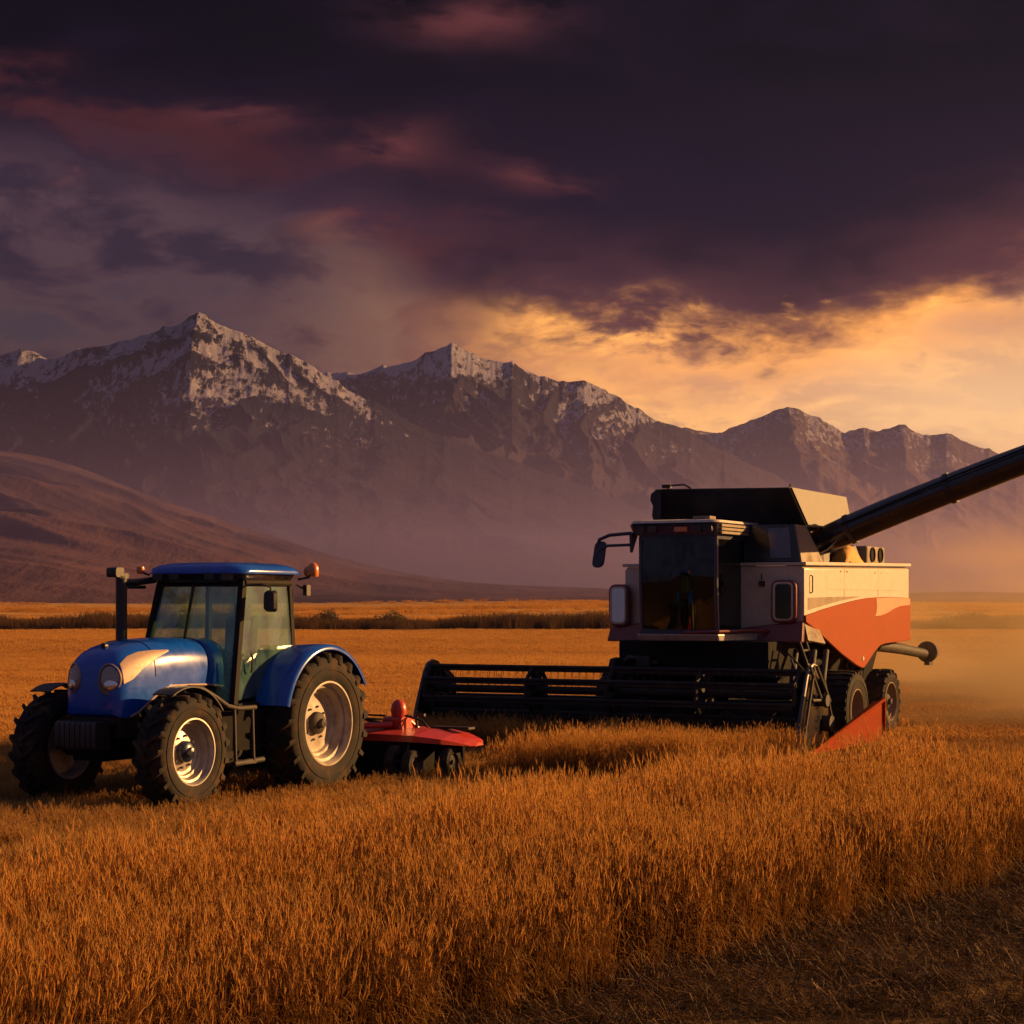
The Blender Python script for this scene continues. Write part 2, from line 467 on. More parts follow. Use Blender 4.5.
def foothills():
    F = [(-800, 430), (-300, 440), (-100, 450), (0, 456), (60, 464), (100, 482), (150, 505), (200, 520), (250, 535), (300, 552), (350, 567), (400, 579), (480, 591), (620, 598), (800, 600), (1100, 601), (1800, 601)]
    u = np.linspace(-.45, .45, 700)
    yy = np.concatenate([np.linspace(520, 1100, 300), np.linspace(1106, 1500, 40)])
    U, Y = np.meshgrid(u, yy); X = U * Y
    dist = 1100.0
    a = np.where(Y < dist, (dist - Y) / 580.0, (Y - dist) / 400.0)
    V = sum(skyline(F, U + fbm(X / 300, Y / 300, 3, 71) * .012 * a + k_ * .006) for k_ in range(-4, 5)) / 9
    H = V * dist
    q = X * .75 + Y * .9                      # ribs run diagonally down to the right
    rib = ridged(q / 150, (X - Y) / 640, 4, 77, .45)
    rib2 = fbm(q / 50, (X - Y) / 220, 4, 83)
    Z = H * (1 - a) ** 1.15 + (H + 12) * np.clip(a * 3, 0, 1) * (1 - a) * ((rib - .8) * .19 + rib2 * .03)
    Z = Z + ground_z(X, Y) - .8 + 1.2 * np.clip((1 - a) * 8, 0, 1)
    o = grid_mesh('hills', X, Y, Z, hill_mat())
    tag(o, 'reddish brown grassy foothills sloping down below the mountains', 'hills', None, 'structure')

# ------------------------------------------------------------------ the field: one sheet out to the hills
EDGE0 = np.array([.32, 13.3]); EDGED = np.array([5.0 - .32, 19.5 - 13.3]); EDGED = EDGED / np.linalg.norm(EDGED)
EDGEN = np.array([-EDGED[1], EDGED[0]])       # points into the standing crop
def edge_d(x, y): return (x - EDGE0[0]) * EDGEN[0] + (y - EDGE0[1]) * EDGEN[1]
def ground_z(x, y):
    r = np.hypot(x * .35, y)
    return 3.4 * sstep(r, 236, 520) + 2.6 * sstep(r, 520, 1100) + .75 * sstep(r, 222, 300) * np.sin(x * .03 + 1.0) * .5
foothills()
def ground():
    m, nt, b = new_mat('field_soil')
    pos = nt.node('ShaderNodeNewGeometry').outputs['Position']
    sep = nt.node('ShaderNodeSeparateXYZ', i_Vector=pos)
    x, y = EX(nt, sep.outputs[0]), EX(nt, sep.outputs[1])
    n1 = nt.noise(pos, .9, 6, .6); n2 = nt.noise(pos, 22.0, 6, .7)
    nb = nt.noise(nt.scalev(pos, (.012, .05, 1)), 1, 5, .6)
    soil = nt.mix(nt.lin(n2, .3, .7), (.016, .009, .005), (.060, .034, .016))
    straw = nt.mix(nt.lin(n2, .3, .7), (.40, .205, .050), (.66, .375, .10))
    straw = nt.mix(nt.smooth(nb, .40, .62) * .45, straw, (.25, .125, .040))
    f = nt.smooth(y + (n1 - .5) * 6.0, 24.0, 52.0)
    nt.put(b.inputs['Base Color'], nt.mix((f * .92 + nt.smooth(n1 + (n2 - .5) * .6, .46, .70) * .30).clamp(), soil, straw))
    b.inputs['Roughness'].default_value = 1.0; b.inputs['Specular IOR Level'].default_value = .1
    bp = nt.node('ShaderNodeBump', i_Strength=.8, i_Distance=.05, i_Height=n2 + n1)
    nt.l.new(bp.outputs[0], b.inputs['Normal'])
    yy = np.concatenate([np.linspace(-60, 5, 14), np.linspace(5.2, 45, 220), np.geomspace(45.5, 9000, 190)])
    u = np.linspace(-1, 1, 161)
    U, Y = np.meshgrid(u, yy)
    X = U * (60 + np.abs(Y) * .75)
    near = sstep(-Y, -60, -40)
    Z = ground_z(X, Y) + near * (fbm(X * 1.3, Y * 1.3, 4, 5) * .035 + fbm(X * .3, Y * .3, 2, 8) * .04)
    d = edge_d(X, Y)
    Z = Z + near * np.exp(-((d + .35) / .55) ** 2) * .05       # a low lip of trash along the cut edge
    o = grid_mesh('ground', X, Y, Z, m)
    tag(o, 'wide flat harvest field of dark soil and golden straw', 'field', None, 'structure')
ground()

# ------------------------------------------------------------------ haze: one box of pale even air round the whole scene
def haze():
    m = bpy.data.materials.new('haze_air'); m.use_nodes = True
    nt = m.node_tree; nt.nodes.clear()
    out = nt.nodes.new('ShaderNodeOutputMaterial')
    v = nt.nodes.new('ShaderNodeVolumePrincipled')
    v.inputs['Color'].default_value = (.30, .38, 1.0, 1)
    v.inputs['Density'].default_value = HAZE_D
    v.inputs['Anisotropy'].default_value = .45
    nt.links.new(v.outputs[0], out.inputs['Volume'])
    mb = MB().box(-7200, 7200, -80, 9500, -40, 385)
    o = mb.build('haze', m, None, None)
    o.display_type = 'WIRE'
    tag(o, 'pale evening haze hanging in the air over the whole valley', 'haze', None, 'stuff')
HAZE_D = .000032
haze()
def mist():
    m = bpy.data.materials.new('valley_mist'); m.use_nodes = True
    nt = m.node_tree; nt.nodes.clear()
    out = nt.nodes.new('ShaderNodeOutputMaterial')
    v = nt.nodes.new('ShaderNodeVolumePrincipled')
    v.inputs['Color'].default_value = (.47, .41, .90, 1)
    v.inputs['Density'].default_value = MIST_D
    v.inputs['Anisotropy'].default_value = .55
    nt.links.new(v.outputs[0], out.inputs['Volume'])
    o = MB().box(-1500, 1900, 400, 3650, -3, 72).build('valley_mist', m, None, None)
    o.display_type = 'WIRE'
    tag(o, 'mauve evening mist lying across the valley at the foot of the mountains', 'mist', None, 'stuff')
MIST_D = .00074
mist()
# ------------------------------------------------------------------ standing crop, stubble, straw and reeds (nobody could count them)
def crop_mat(name, cols, trans=.35):
    m, nt, b = new_mat(name)
    rnd = EX(nt, nt.node('ShaderNodeObjectInfo').outputs['Random'])
    ear = EX(nt, nt.node('ShaderNodeAttribute', attribute_name='ear').outputs['Fac'])
    pos = nt.node('ShaderNodeNewGeometry').outputs['Position']
    patch = nt.noise(nt.scalev(pos, (.22, .22, .0)), 1, 4, .6)
    sp = nt.node('ShaderNodeSeparateXYZ', i_Vector=pos)
    dd = (EX(nt, sp.outputs[0]) - .32) * float(EDGEN[0]) + (EX(nt, sp.outputs[1]) - 13.3) * float(EDGEN[1])
    drill = nt.smooth(nt.math('SINE', dd * 2.513 + (patch - .5) * 3.0), -.3, .9) * nt.smooth(dd, .5, 2.5)
    c = nt.mix(nt.smooth(rnd * .6 + patch * .55, .30, .80), cols[0], cols[1])
    c = nt.mix(drill * .65, c, cols[2])
    c = nt.mix(ear, c, nt.mix((rnd * .7 + drill * .5).clamp(), cols[2], cols[3]))
    nt.put(b.inputs['Base Color'], c)
    b.inputs['Roughness'].default_value = .7; b.inputs['Specular IOR Level'].default_value = .25
    tr = nt.node('ShaderNodeBsdfTranslucent'); nt.put(tr.inputs['Color'], c)
    mx = nt.node('ShaderNodeMixShader', i_0=trans)
    nt.l.new(b.outputs[0], mx.inputs[1]); nt.l.new(tr.outputs[0], mx.inputs[2])
    out = [n for n in m.node_tree.nodes if n.type == 'OUTPUT_MATERIAL'][0]
    nt.l.new(mx.outputs[0], out.inputs['Surface'])
    return m

def ribbon(V, F, E, pts, wid, ear=0.0, side=None):
    """flat blade along pts"""
    n0 = len(V)
    for p, w in zip(pts, wid):
        V.append((p[0] - side[0] * w, p[1] - side[1] * w, p[2])); V.append((p[0] + side[0] * w, p[1] + side[1] * w, p[2])); E += [ear, ear]
    for i in range(len(pts) - 1):
        F.append((n0 + 2 * i, n0 + 2 * i + 1, n0 + 2 * i + 3, n0 + 2 * i + 2))

def stalk(V, F, E, x, y, h, lean, az, w=.0026, ear=True, leaves=2, fat=1.0):
    dx, dy = math.cos(az) * lean, math.sin(az) * lean
    P = lambda t: (x + dx * t * t * h, y + dy * t * t * h, h * t * (1 - .25 * lean * t))
    a = random.uniform(0, math.pi)
    for aa in (a, a + math.pi / 2):
        ribbon(V, F, E, [P(t) for t in (0, .4, .75, 1)], [w * fat, w * fat * .9, w * fat * .7, w * fat * .5], 0, (math.cos(aa), math.sin(aa)))
    for k in range(leaves):
        t0 = random.uniform(.18, .72); la = random.uniform(0, 6.28); ln = random.uniform(.10, .22) * min(1, h / .5)
        p = P(t0); c, s_ = math.cos(la), math.sin(la); up = random.uniform(.6, 1.5)
        pts = [p, (p[0] + c * ln * .45, p[1] + s_ * ln * .45, p[2] + ln * .5 * up), (p[0] + c * ln, p[1] + s_ * ln, p[2] + ln * (.55 * up - .1)), (p[0] + c * ln * 1.2, p[1] + s_ * ln * 1.2, p[2] + ln * (.45 * up - .3))]
        pts = [(q[0], q[1], max(q[2], .004)) for q in pts]
        ribbon(V, F, E, pts, [.0022 * fat, .003 * fat, .0024 * fat, .0006], .15, (-s_, c))
    if ear:
        # a nodding ear: stacked spikelets flaring either side of the tip
        tip = P(1); ea = az + random.uniform(-.5, .5); nod = random.uniform(.05, .45); L = random.uniform(.06, .095)
        c, s_ = math.cos(ea), math.sin(ea)
        q = [(tip[0] + c * nod * L * t * t, tip[1] + s_ * nod * L * t * t, tip[2] + L * t * (1 - .55 * nod * t)) for t in (0, .25, .5, .75, 1)]
        for aa in (0, 1.05, 2.1):
            ribbon(V, F, E, q, [.002 * fat, .0046 * fat, .0052 * fat, .004 * fat, .0008], 1, (math.cos(aa + a), math.sin(aa + a)))
        for k in range(5):
            b0 = q[random.randint(1, 4)]; ba = random.uniform(0, 6.28); bl = random.uniform(.03, .06)
            ribbon(V, F, E, [b0, (b0[0] + math.cos(ba) * bl * .35, b0[1] + math.sin(ba) * bl * .35, b0[2] + bl)], [.0014 * fat, .0004], 1, (-math.sin(ba), math.cos(ba)))

def tuft(n, rad, hgt, kind, fat=1.0):
    V, F, E = [], [], []
    for k in range(n):
        r_ = rad * math.sqrt(random.random()); a = random.uniform(0, 6.283)
        x, y = r_ * math.cos(a), r_ * math.sin(a)
        if kind == 'wheat':
            stalk(V, F, E, x, y, hgt * random.choice((random.uniform(.62, 1.08), random.uniform(.8, 1.08), random.uniform(.5, 1.27))), random.uniform(.02, .20), random.uniform(0, 6.283), fat=fat, leaves=2)
        elif kind == 'stubble':
            stalk(V, F, E, x, y, hgt * random.uniform(.4, 1.1), random.uniform(.05, .7), random.uniform(0, 6.283), w=.0035, ear=random.random() < .35, leaves=1, fat=fat)
        elif kind == 'straw':
            L = random.uniform(.08, .30); z = random.uniform(.004, .05); t = random.uniform(-.12, .2)
            ribbon(V, F, E, [(x, y, z), (x + math.cos(a * 3) * L * .5, y + math.sin(a * 3) * L * .5, max(.004, z + t * L + .02)), (x + math.cos(a * 3 + .4) * L, y + math.sin(a * 3 + .4) * L, max(.003, z + t * L * 1.2))],
                   [.0028 * fat, .003 * fat, .0015 * fat], random.choice((0, 0, .6)), (-math.sin(a * 3), math.cos(a * 3)))
        elif kind == 'reed':
            stalk(V, F, E, x, y, hgt * random.uniform(.45, 1.1), random.uniform(.02, .25), random.uniform(0, 6.283), w=.02, ear=False, leaves=3, fat=fat)
    me = bpy.data.meshes.new('tuft'); me.from_pydata(V, [], F); me.update()
    at = me.attributes.new('ear', 'FLOAT', 'POINT'); at.data.foreach_set('value', E)
    return me

def tuft_set(name, n_var, mat, *a, **k):
    c = bpy.data.collections.new(name)
    for i in range(n_var):
        me = tuft(*a, **k); me.materials.append(mat)
        o = bpy.data.objects.new(name + '_source', me)
        c.objects.link(o)
    return c

def scatter(name, pts, scl, rot, var, coll, label, cat):
    """one object: a cloud of points, each carrying a tuft"""
    me = bpy.data.meshes.new(name)
    n = len(pts)
    me.vertices.add(n); me.vertices.foreach_set('co', pts.astype(np.float32).reshape(-1))
    for nm, v in (('scl', scl), ('rot', rot)):
        a = me.attributes.new(nm, 'FLOAT_VECTOR', 'POINT'); a.data.foreach_set('vector', v.astype(np.float32).reshape(-1))
    a = me.attributes.new('var', 'INT', 'POINT'); a.data.foreach_set('value', var.astype(np.int32))
    me.update()
    o = bpy.data.objects.new(name, me); COL.objects.link(o)
    g = bpy.data.node_groups.new(name + '_nodes', 'GeometryNodeTree')
    g.interface.new_socket('Geometry', in_out='INPUT', socket_type='NodeSocketGeometry')
    g.interface.new_socket('Geometry', in_out='OUTPUT', socket_type='NodeSocketGeometry')
    gi = g.nodes.new('NodeGroupInput'); go = g.nodes.new('NodeGroupOutput')
    ip = g.nodes.new('GeometryNodeInstanceOnPoints'); ci = g.nodes.new('GeometryNodeCollectionInfo')
    ci.inputs['Collection'].default_value = coll; ci.inputs['Separate Children'].default_value = True; ci.inputs['Reset Children'].default_value = True
    ip.inputs['Pick Instance'].default_value = True
    g.links.new(gi.outputs[0], ip.inputs['Points']); g.links.new(ci.outputs[0], ip.inputs['Instance'])
    for nm, typ, sock in (('scl', 'FLOAT_VECTOR', 'Scale'), ('rot', 'FLOAT_VECTOR', 'Rotation'), ('var', 'INT', 'Instance Index')):
        na = g.nodes.new('GeometryNodeInputNamedAttribute'); na.data_type = typ; na.inputs['Name'].default_value = nm
        out = [s_ for s_ in na.outputs if s_.enabled][0]
        g.links.new(out, ip.inputs[sock])
    g.links.new(ip.outputs[0], go.inputs[0])
    md = o.modifiers.new('tufts', 'NODES'); md.node_group = g
    tag(o, label, cat, None, 'stuff')
    return o

def spread(x0, x1, y0, y1, dens):
    n = int((x1 - x0) * (y1 - y0) * dens)
    return rng.uniform(x0, x1, n), rng.uniform(y0, y1, n)
def fan(y0, y1, dens, margin=1.25, extra=1.2):
    """points inside the wedge the camera looks along, a bit wider than the frame"""
    k = .256 * margin
    n = int((k * (y1 * y1 - y0 * y0) + 2 * extra * (y1 - y0)) * dens)
    y = np.sqrt(rng.uniform(y0 * y0, y1 * y1, n)); x = rng.uniform(-1, 1, n) * (k * y + extra)
    return x, y
def rots(n, tilt=.10):
    return np.stack([rng.normal(0, tilt, n), rng.normal(0, tilt, n), rng.uniform(0, 6.283, n)], -1)

# footprints kept clear of stalks: (centre, heading, half length, half width)
TR_O, TR_H = np.array([-3.885, 30.22]), R(29)
CO_O, CO_H = np.array([3.80, 38.94]), R(28)
def local(o, th, x, y):
    h = np.array([-math.sin(th), -math.cos(th)]); l = np.array([math.cos(th), -math.sin(th)])
    return (x - o[0]) * h[0] + (y - o[1]) * h[1], (x - o[0]) * l[0] + (y - o[1]) * l[1]

def crop_height(x, y):
    """metres of standing stalks at a place: tall along the near cut edge, thinning to short stubble where the machines have been"""
    d = edge_d(x, y)
    h = .80 - .56 * sstep(d, 2.2, 8.5 + x * .55)
    rows = np.sin(d * 2 * np.pi / 2.5 + fbm(x * .25, y * .25, 2, 91) * 1.6)
    h = h * (1 + .16 * rows * sstep(d, .8, 2.0)) + .075 * rows * sstep(d, 2.5, 5) + fbm(x * .5, y * .5, 3, 95) * .10
    return np.clip(h, .15, .95), rows, d

def build_crop():
    wheat = crop_mat('ripe_wheat', ((.13, .058, .013), (.31, .148, .033), (.50, .255, .055), (.74, .42, .11)), .40)
    dry = crop_mat('dry_stubble', ((.24, .125, .032), (.44, .235, .064), (.50, .28, .078), (.60, .36, .11)), .34)
    trash = crop_mat('cut_straw', ((.034, .017, .006), (.115, .058, .018), (.19, .098, .028), (.30, .165, .05)), .15)
    cw = tuft_set('wheat_tuft', 8, wheat, 11, .10, .80, 'wheat')
    cs = tuft_set('stubble_tuft', 6, dry, 14, .13, .30, 'stubble')
    farm = crop_mat('far_straw', ((.50, .255, .062), (.68, .385, .105), (.70, .40, .11), (.76, .46, .14)), .45)
    cf = tuft_set('far_tuft', 4, farm, 34, .45, .30, 'stubble', fat=3.2)
    ct = tuft_set('straw_tuft', 6, trash, 22, .22, .1, 'straw')
    # tall crop and stubble in front of the machines
    x, y = fan(8.2, 40, 105)
    h, rows, d = crop_height(x, y)
    ta, tb = local(TR_O, TR_H, x, y)
    ca, cb = local(CO_O, CO_H, x, y)
    # the block of uncut crop the header is driving into
    blk = (ca > 2.25) & (ca < 9.0 + fbm(x * .6, y * .6, 3, 12) * 1.2 - np.clip(cb - 1.5, 0, 9) * 1.1) & (cb > -5.35 + fbm(x * .8, y * .8, 2, 14) * .4) & (cb < 2.9)
    h = np.where(blk, .47 + .12 * sstep(ca, 4.5, 7.5) + fbm(x * .7, y * .7, 3, 15) * .07, h)
    beyond = (y > 25) & ~blk
    hr = .17 + .20 * sstep(cb, 3.0, 4.5) * (1 - sstep(y, 28.5, 31.5))
    h = np.where(beyond, np.minimum(h, hr + fbm(x, y, 2, 3) * .05), h)
    h = np.where(beyond & (y > 36.5), .15, h)
    h = np.where((y > 22.5) & (ta > -7) & (np.abs(tb) < 3.0), np.minimum(h, .17), h)
    keep = d > fbm(x * 1.4, y * 1.4, 3, 33) * .13
    h = np.where((ca < 4.5) & (cb > 2.75) & (cb < 5), np.minimum(h, .11), h)
    tr = (ta > -1.2) & (ta < 4.0) & (np.abs(tb) < 1.5)
    track = (np.abs(np.abs(tb) - 1.08) < .33) & (ta > -9) & (ta < 4.2)
    keep &= ~(track & (rng.random(len(x)) < .93)) & ~(tr & (rng.random(len(x)) < .6))
    keep &= ~((ca > -7.5) & (ca < 2.25) & (np.abs(cb) < 2.6) & (rng.random(len(x)) < .85))
    keep &= ~((ca > .9) & (ca < 2.25) & (cb > -5.6) & (cb < 3.0))
    dens = np.where(h > .34, 1.0, .62) * np.where(d < 7, .93 + .07 * rows, 1) * (1 - .55 * sstep(y, 26, 40) * ~blk)
    keep &= rng.random(len(x)) < dens
    x, y, h = x[keep], y[keep], h[keep]
    tall = h > .34
    for nm, msk, coll, base, lab, cat in (('standing_wheat', tall, cw, .80, 'ripe golden brown crop standing along the dark cut edge and before the header', 'crop'),
                                          ('stubble', ~tall, cs, .30, 'short golden stubble round the tractor and the mower', 'stubble')):
        X, Y, H = x[msk], y[msk], h[msk]; n = len(X)
        sz = H / base * rng.uniform(.85, 1.12, n); sxy = np.clip(sz, .75, 1.05) * rng.uniform(.85, 1.25, n)
        scatter(nm, np.stack([X, Y, ground_z(X, Y) - .01], -1), np.stack([sxy, sxy, sz], -1), rots(n, .09), rng.integers(0, 8 if nm == 'standing_wheat' else 6, n), coll, lab, cat)
    # the field carrying on behind, ever wider tufts
    P = []
    for y0, y1, dn, s0 in ((40, 62, 20, 1.0), (62, 110, 7.0, 1.25), (110, 214, 2.6, 1.9)):
        x, y = fan(y0, y1, dn, 1.2, 3); P.append(np.stack([x, y, np.full_like(x, s0)], -1))
    P = np.concatenate(P)
    ca, cb = local(CO_O, CO_H, P[:, 0], P[:, 1])
    P = P[~((ca > -7.5) & (ca < 2.2) & (np.abs(cb) < 2.4))]
    n = len(P); sx = P[:, 2] * rng.uniform(.7, 1.3, n)
    hz = .42 + .4 * np.clip(fbm(P[:, 0] * .02, P[:, 1] * .06, 4, 51), -1, 1) + rng.uniform(-.12, .12, n)
    scatter('far_stubble', np.stack([P[:, 0], P[:, 1], ground_z(P[:, 0], P[:, 1]) - .01], -1), np.stack([sx, sx, np.clip(hz, .25, 1.0)], -1), rots(n, .06), rng.integers(0, 4, n), cf,
            'pale golden stubble stretching back behind the machines to the reed belt', 'stubble')
    # straw and trash lying on the cut ground at the lower right
    x, y = fan(9, 24, 95, 1.35, 1.0)
    d = edge_d(x, y); k = (d < .25) & (d > -9)
    clump = fbm(x * 1.3, y * 1.3, 4, 61)
    k &= (rng.random(len(x)) < np.clip(.24 + clump * 1.0 + .75 * np.exp(-((d + .35) / .5) ** 2), .05, 1))
    x, y, d = x[k], y[k], d[k]; n = len(x)
    z = .05 * np.exp(-((d + .35) / .55) ** 2) + fbm(x * 1.3, y * 1.3, 4, 5) * .035 + fbm(x * .3, y * .3, 2, 8) * .04
    s_ = rng.uniform(.6, 1.25, n)
    scatter('loose_straw', np.stack([x, y, z + .002], -1), np.stack([s_, s_, s_ * rng.uniform(.8, 2.2, n)], -1), rots(n, .2), rng.integers(0, 6, n), ct,
            'loose chopped straw scattered over the dark cut ground', 'straw')
    # short broken stumps among it
    x, y = fan(9, 24, 16, 1.35, 1.0)
    d = edge_d(x, y); k = (d < -.1) & (d > -9) & (rng.random(len(x)) < np.clip(.5 + fbm(x * 1.1, y * 1.1, 3, 67) * .8, .05, 1))
    x, y, d = x[k], y[k], d[k]; n = len(x); s_ = rng.uniform(.3, .6, n)
    scatter('cut_stubble', np.stack([x, y, .02 * np.ones(n)], -1), np.stack([s_ * 1.4, s_ * 1.4, s_], -1), rots(n, .35), rng.integers(0, 6, n),
            tuft_set('stump_tuft', 6, trash, 12, .13, .30, 'stubble'), 'short broken brown stubble on the dark cut ground', 'stubble')
    # belt of brown reeds along the far side of the field
    reed = crop_mat('reed_brown', ((.125, .075, .040), (.22, .130, .062), (.22, .13, .06), (.26, .15, .07)), .3)
    cr = tuft_set('reed_tuft', 5, reed, 26, 1.0, 1.9, 'reed', fat=1.0)
    n = 5200
    x = rng.uniform(-82, 82, n); yy = rng.normal(0, 1, n)
    y = 219 + yy * 2.6 + fbm(x * .02, x * 0, 2, 3) * 2
    hz = np.clip(.86 + .55 * fbm(x * .035, x * 0 + 2, 4, 21), .22, 1.35) * rng.uniform(.7, 1.15, n)
    scatter('reeds', np.stack([x, y, ground_z(x, y)], -1), np.stack([np.ones(n), np.ones(n), hz], -1), rots(n, .05), rng.integers(0, 5, n), cr,
            'belt of dark brown reeds along the far edge of the field', 'reeds')
    # second pale grass belts on the rise behind the reeds
    x = rng.uniform(-150, 150, 9000); y = rng.uniform(240, 470, 9000)
    band = fbm(x * .006, y * .03, 4, 25)
    k = band > -.05; x, y, band = x[k], y[k], band[k]; n = len(x)
    s_ = rng.uniform(2.0, 3.6, n)
    scatter('rough_grass', np.stack([x, y, ground_z(x, y)], -1), np.stack([s_, s_, 1.2 + band * 2.2], -1), rots(n, .05), rng.integers(0, 4, n), cf,
            'rough golden grass on the rise beyond the reed belt', 'grass')
build_crop()

# a few bushes standing proud of the reeds
def bush(name, x, y, w, h, label):
    m = BUSH
    V, F, E = [], [], []
    for k in range(7):
        a = random.uniform(0, 6.28)
        sp = [(0, 0, 0), (math.cos(a) * w * .15, math.sin(a) * w * .15, h * .4), (math.cos(a) * w * .33, math.sin(a) * w * .33, h * .82)]
        for aa in (0, 1.57): ribbon(V, F, E, sp, [.05, .035, .01], 0, (math.cos(aa), math.sin(aa)))
    for k in range(1500):
        th = random.uniform(0, 6.28); cz = random.uniform(-.5, 1); rr = random.random() ** .45
        lob = 1 + .28 * math.sin(th * 3 + x) + .2 * math.sin(cz * 5 + th * 2 + y)
        q = Vector((math.cos(th) * math.sqrt(max(0, 1 - cz * cz)) * w * .5, math.sin(th) * math.sqrt(max(0, 1 - cz * cz)) * w * .5, cz * h * .42)) * rr * lob + Vector((0, 0, h * .52))
        s_ = random.uniform(.05, .13); d1 = Vector((random.gauss(0, 1), random.gauss(0, 1), random.gauss(0, 1))).normalized(); d2 = d1.orthogonal().normalized()
        n0 = len(V)
        V += [tuple(q - d1 * s_), tuple(q + d2 * s_ * .5), tuple(q + d1 * s_), tuple(q - d2 * s_ * .5)]; E += [0.3] * 4; F.append((n0, n0 + 1, n0 + 2, n0 + 3))
    me = bpy.data.meshes.new(name); me.from_pydata(V, [], F); me.update(); me.materials.append(m)
    at = me.attributes.new('ear', 'FLOAT', 'POINT'); at.data.foreach_set('value', E)
    o = bpy.data.objects.new(name, me); COL.objects.link(o); o.location = (x, y, float(ground_z(np.array(x), np.array(y))) - .03)
    tag(o, label, 'bush', 'bushes in the reed belt')
BUSH = crop_mat('bush_leaf', ((.030, .024, .014), (.060, .042, .022), (.06, .045, .02), (.085, .06, .03)), .2)
bush('bush', -20.3, 221, 2.6, 2.3, 'dark rounded bush behind the blue tractor cab, in the reeds')
bush('bush', -13.2, 220, 3.2, 2.1, 'dark bush in the reed belt between tractor and harvester')
bush('bush', 49.5, 219, 6.0, 2.2, 'wide low bush in the reed belt at the right edge of the photo')
# ------------------------------------------------------------------ shared materials
M = {}
M['rubber'] = simple_mat('tyre_rubber', (.016, .015, .015), .82, dirt=.75, dirt_col=(.115, .070, .040), scale=4, spec=.25, bump=.4)
M['black'] = simple_mat('black_steel', (.014, .014, .017), .45, dirt=.30, scale=2.5)
M['blackgloss'] = simple_mat('black_gloss', (.010, .011, .016), .22, dirt=.15, scale=2.0, coat=.3)
M['frame'] = simple_mat('dark_rubbed_frame', (.012, .011, .011), .75, dirt=.35, dirt_col=(.07, .045, .028), scale=6, spec=.2)
M['shade'] = simple_mat('matt_black_tank', (.010, .010, .011), .8, dirt=.04, scale=3, spec=.1)
M['castiron'] = simple_mat('dark_cast_iron', (.028, .026, .026), .7, dirt=.6, scale=4)
M['silver'] = simple_mat('worn_silver', (.46, .43, .40), .48, metal=.55, dirt=.55, scale=5)
M['cream'] = simple_mat('cream_wheel_paint', (.44, .39, .32), .5, dirt=.75, scale=5)
M['blue'] = simple_mat('blue_paint', (.004, .075, .45), .24, coat=.6, dirt=.035, scale=.9, spec=.3)
M['navy'] = simple_mat('navy_paint', (.008, .018, .06), .35, coat=.3, dirt=.2, scale=2)
M['lens'] = simple_mat('lamp_lens', (.80, .78, .74), .14, coat=1.0, dirt=.05, metal=.85)
M['lensdull'] = simple_mat('dull_lamp_glass', (.30, .25, .20), .16, coat=1.0, dirt=.25, metal=.5)
M['amber'] = simple_mat('amber_lens', (.62, .19, .035), .25, coat=.6, dirt=.2)
M['red'] = simple_mat('red_paint', (.50, .035, .016), .42, coat=.3, dirt=.22, scale=2.2)
M['seat'] = simple_mat('seat_fabric', (.022, .021, .022), .9, dirt=.2)
M['copper'] = simple_mat('silver_trim', (.34, .25, .20), .5, metal=.4, dirt=.35, coat=.1)

def glass_mat(name, tint, refl=.9, haze_=.12, dust=(.30, .26, .16)):
    """thin pane: tinted see-through, mirror-like at a slant, with a dust-like film, tinted on some panes to imitate sky reflections"""
    m = bpy.data.materials.new(name); m.use_nodes = True
    m.node_tree.nodes.clear(); nt = NT(m.node_tree)
    out = nt.node('ShaderNodeOutputMaterial')
    tr = nt.node('ShaderNodeBsdfTransparent', i_Color=tint)
    gl = nt.node('ShaderNodeBsdfGlossy', i_Color=(.9, .95, .95), i_Roughness=.03)
    bk = EX(nt, nt.node('ShaderNodeNewGeometry').outputs['Backfacing'])
    fr = nt.node('ShaderNodeFresnel', i_IOR=1.55 - bk * (1.55 - 1 / 1.55))
    m1 = nt.node('ShaderNodeMixShader'); nt.put(m1.inputs[0], (EX(nt, fr.outputs[0]) * refl * 1.6).clamp())
    nt.l.new(tr.outputs[0], m1.inputs[1]); nt.l.new(gl.outputs[0], m1.inputs[2])
    tc = nt.node('ShaderNodeTexCoord').outputs['Object']
    n = nt.noise(nt.scalev(tc, (2.2, 2.2, 1.0)), 1.6, 6, .65)
    df = nt.node('ShaderNodeBsdfDiffuse', i_Color=dust)  # film colour; the greenish ones stand in for reflected sky
    m2 = nt.node('ShaderNodeMixShader'); nt.put(m2.inputs[0], (nt.smooth(n, .30, .75) * haze_).clamp())
    nt.l.new(m1.outputs[0], m2.inputs[1]); nt.l.new(df.outputs[0], m2.inputs[2])
    nt.l.new(m2.outputs[0], out.inputs['Surface'])
    return m
M['glass'] = glass_mat('cab_glass', (.76, .95, .88), .9, .50, (.28, .46, .42))
M['glassrear'] = glass_mat('rear_glass', (.86, .95, .84), .25, .10)
M['glassside'] = glass_mat('filmed_side_glass', (.74, .90, .80), .9, .24, (.22, .40, .36))
M['glassdark'] = glass_mat('dark_cab_glass', (.05, .065, .06), .6, .05)

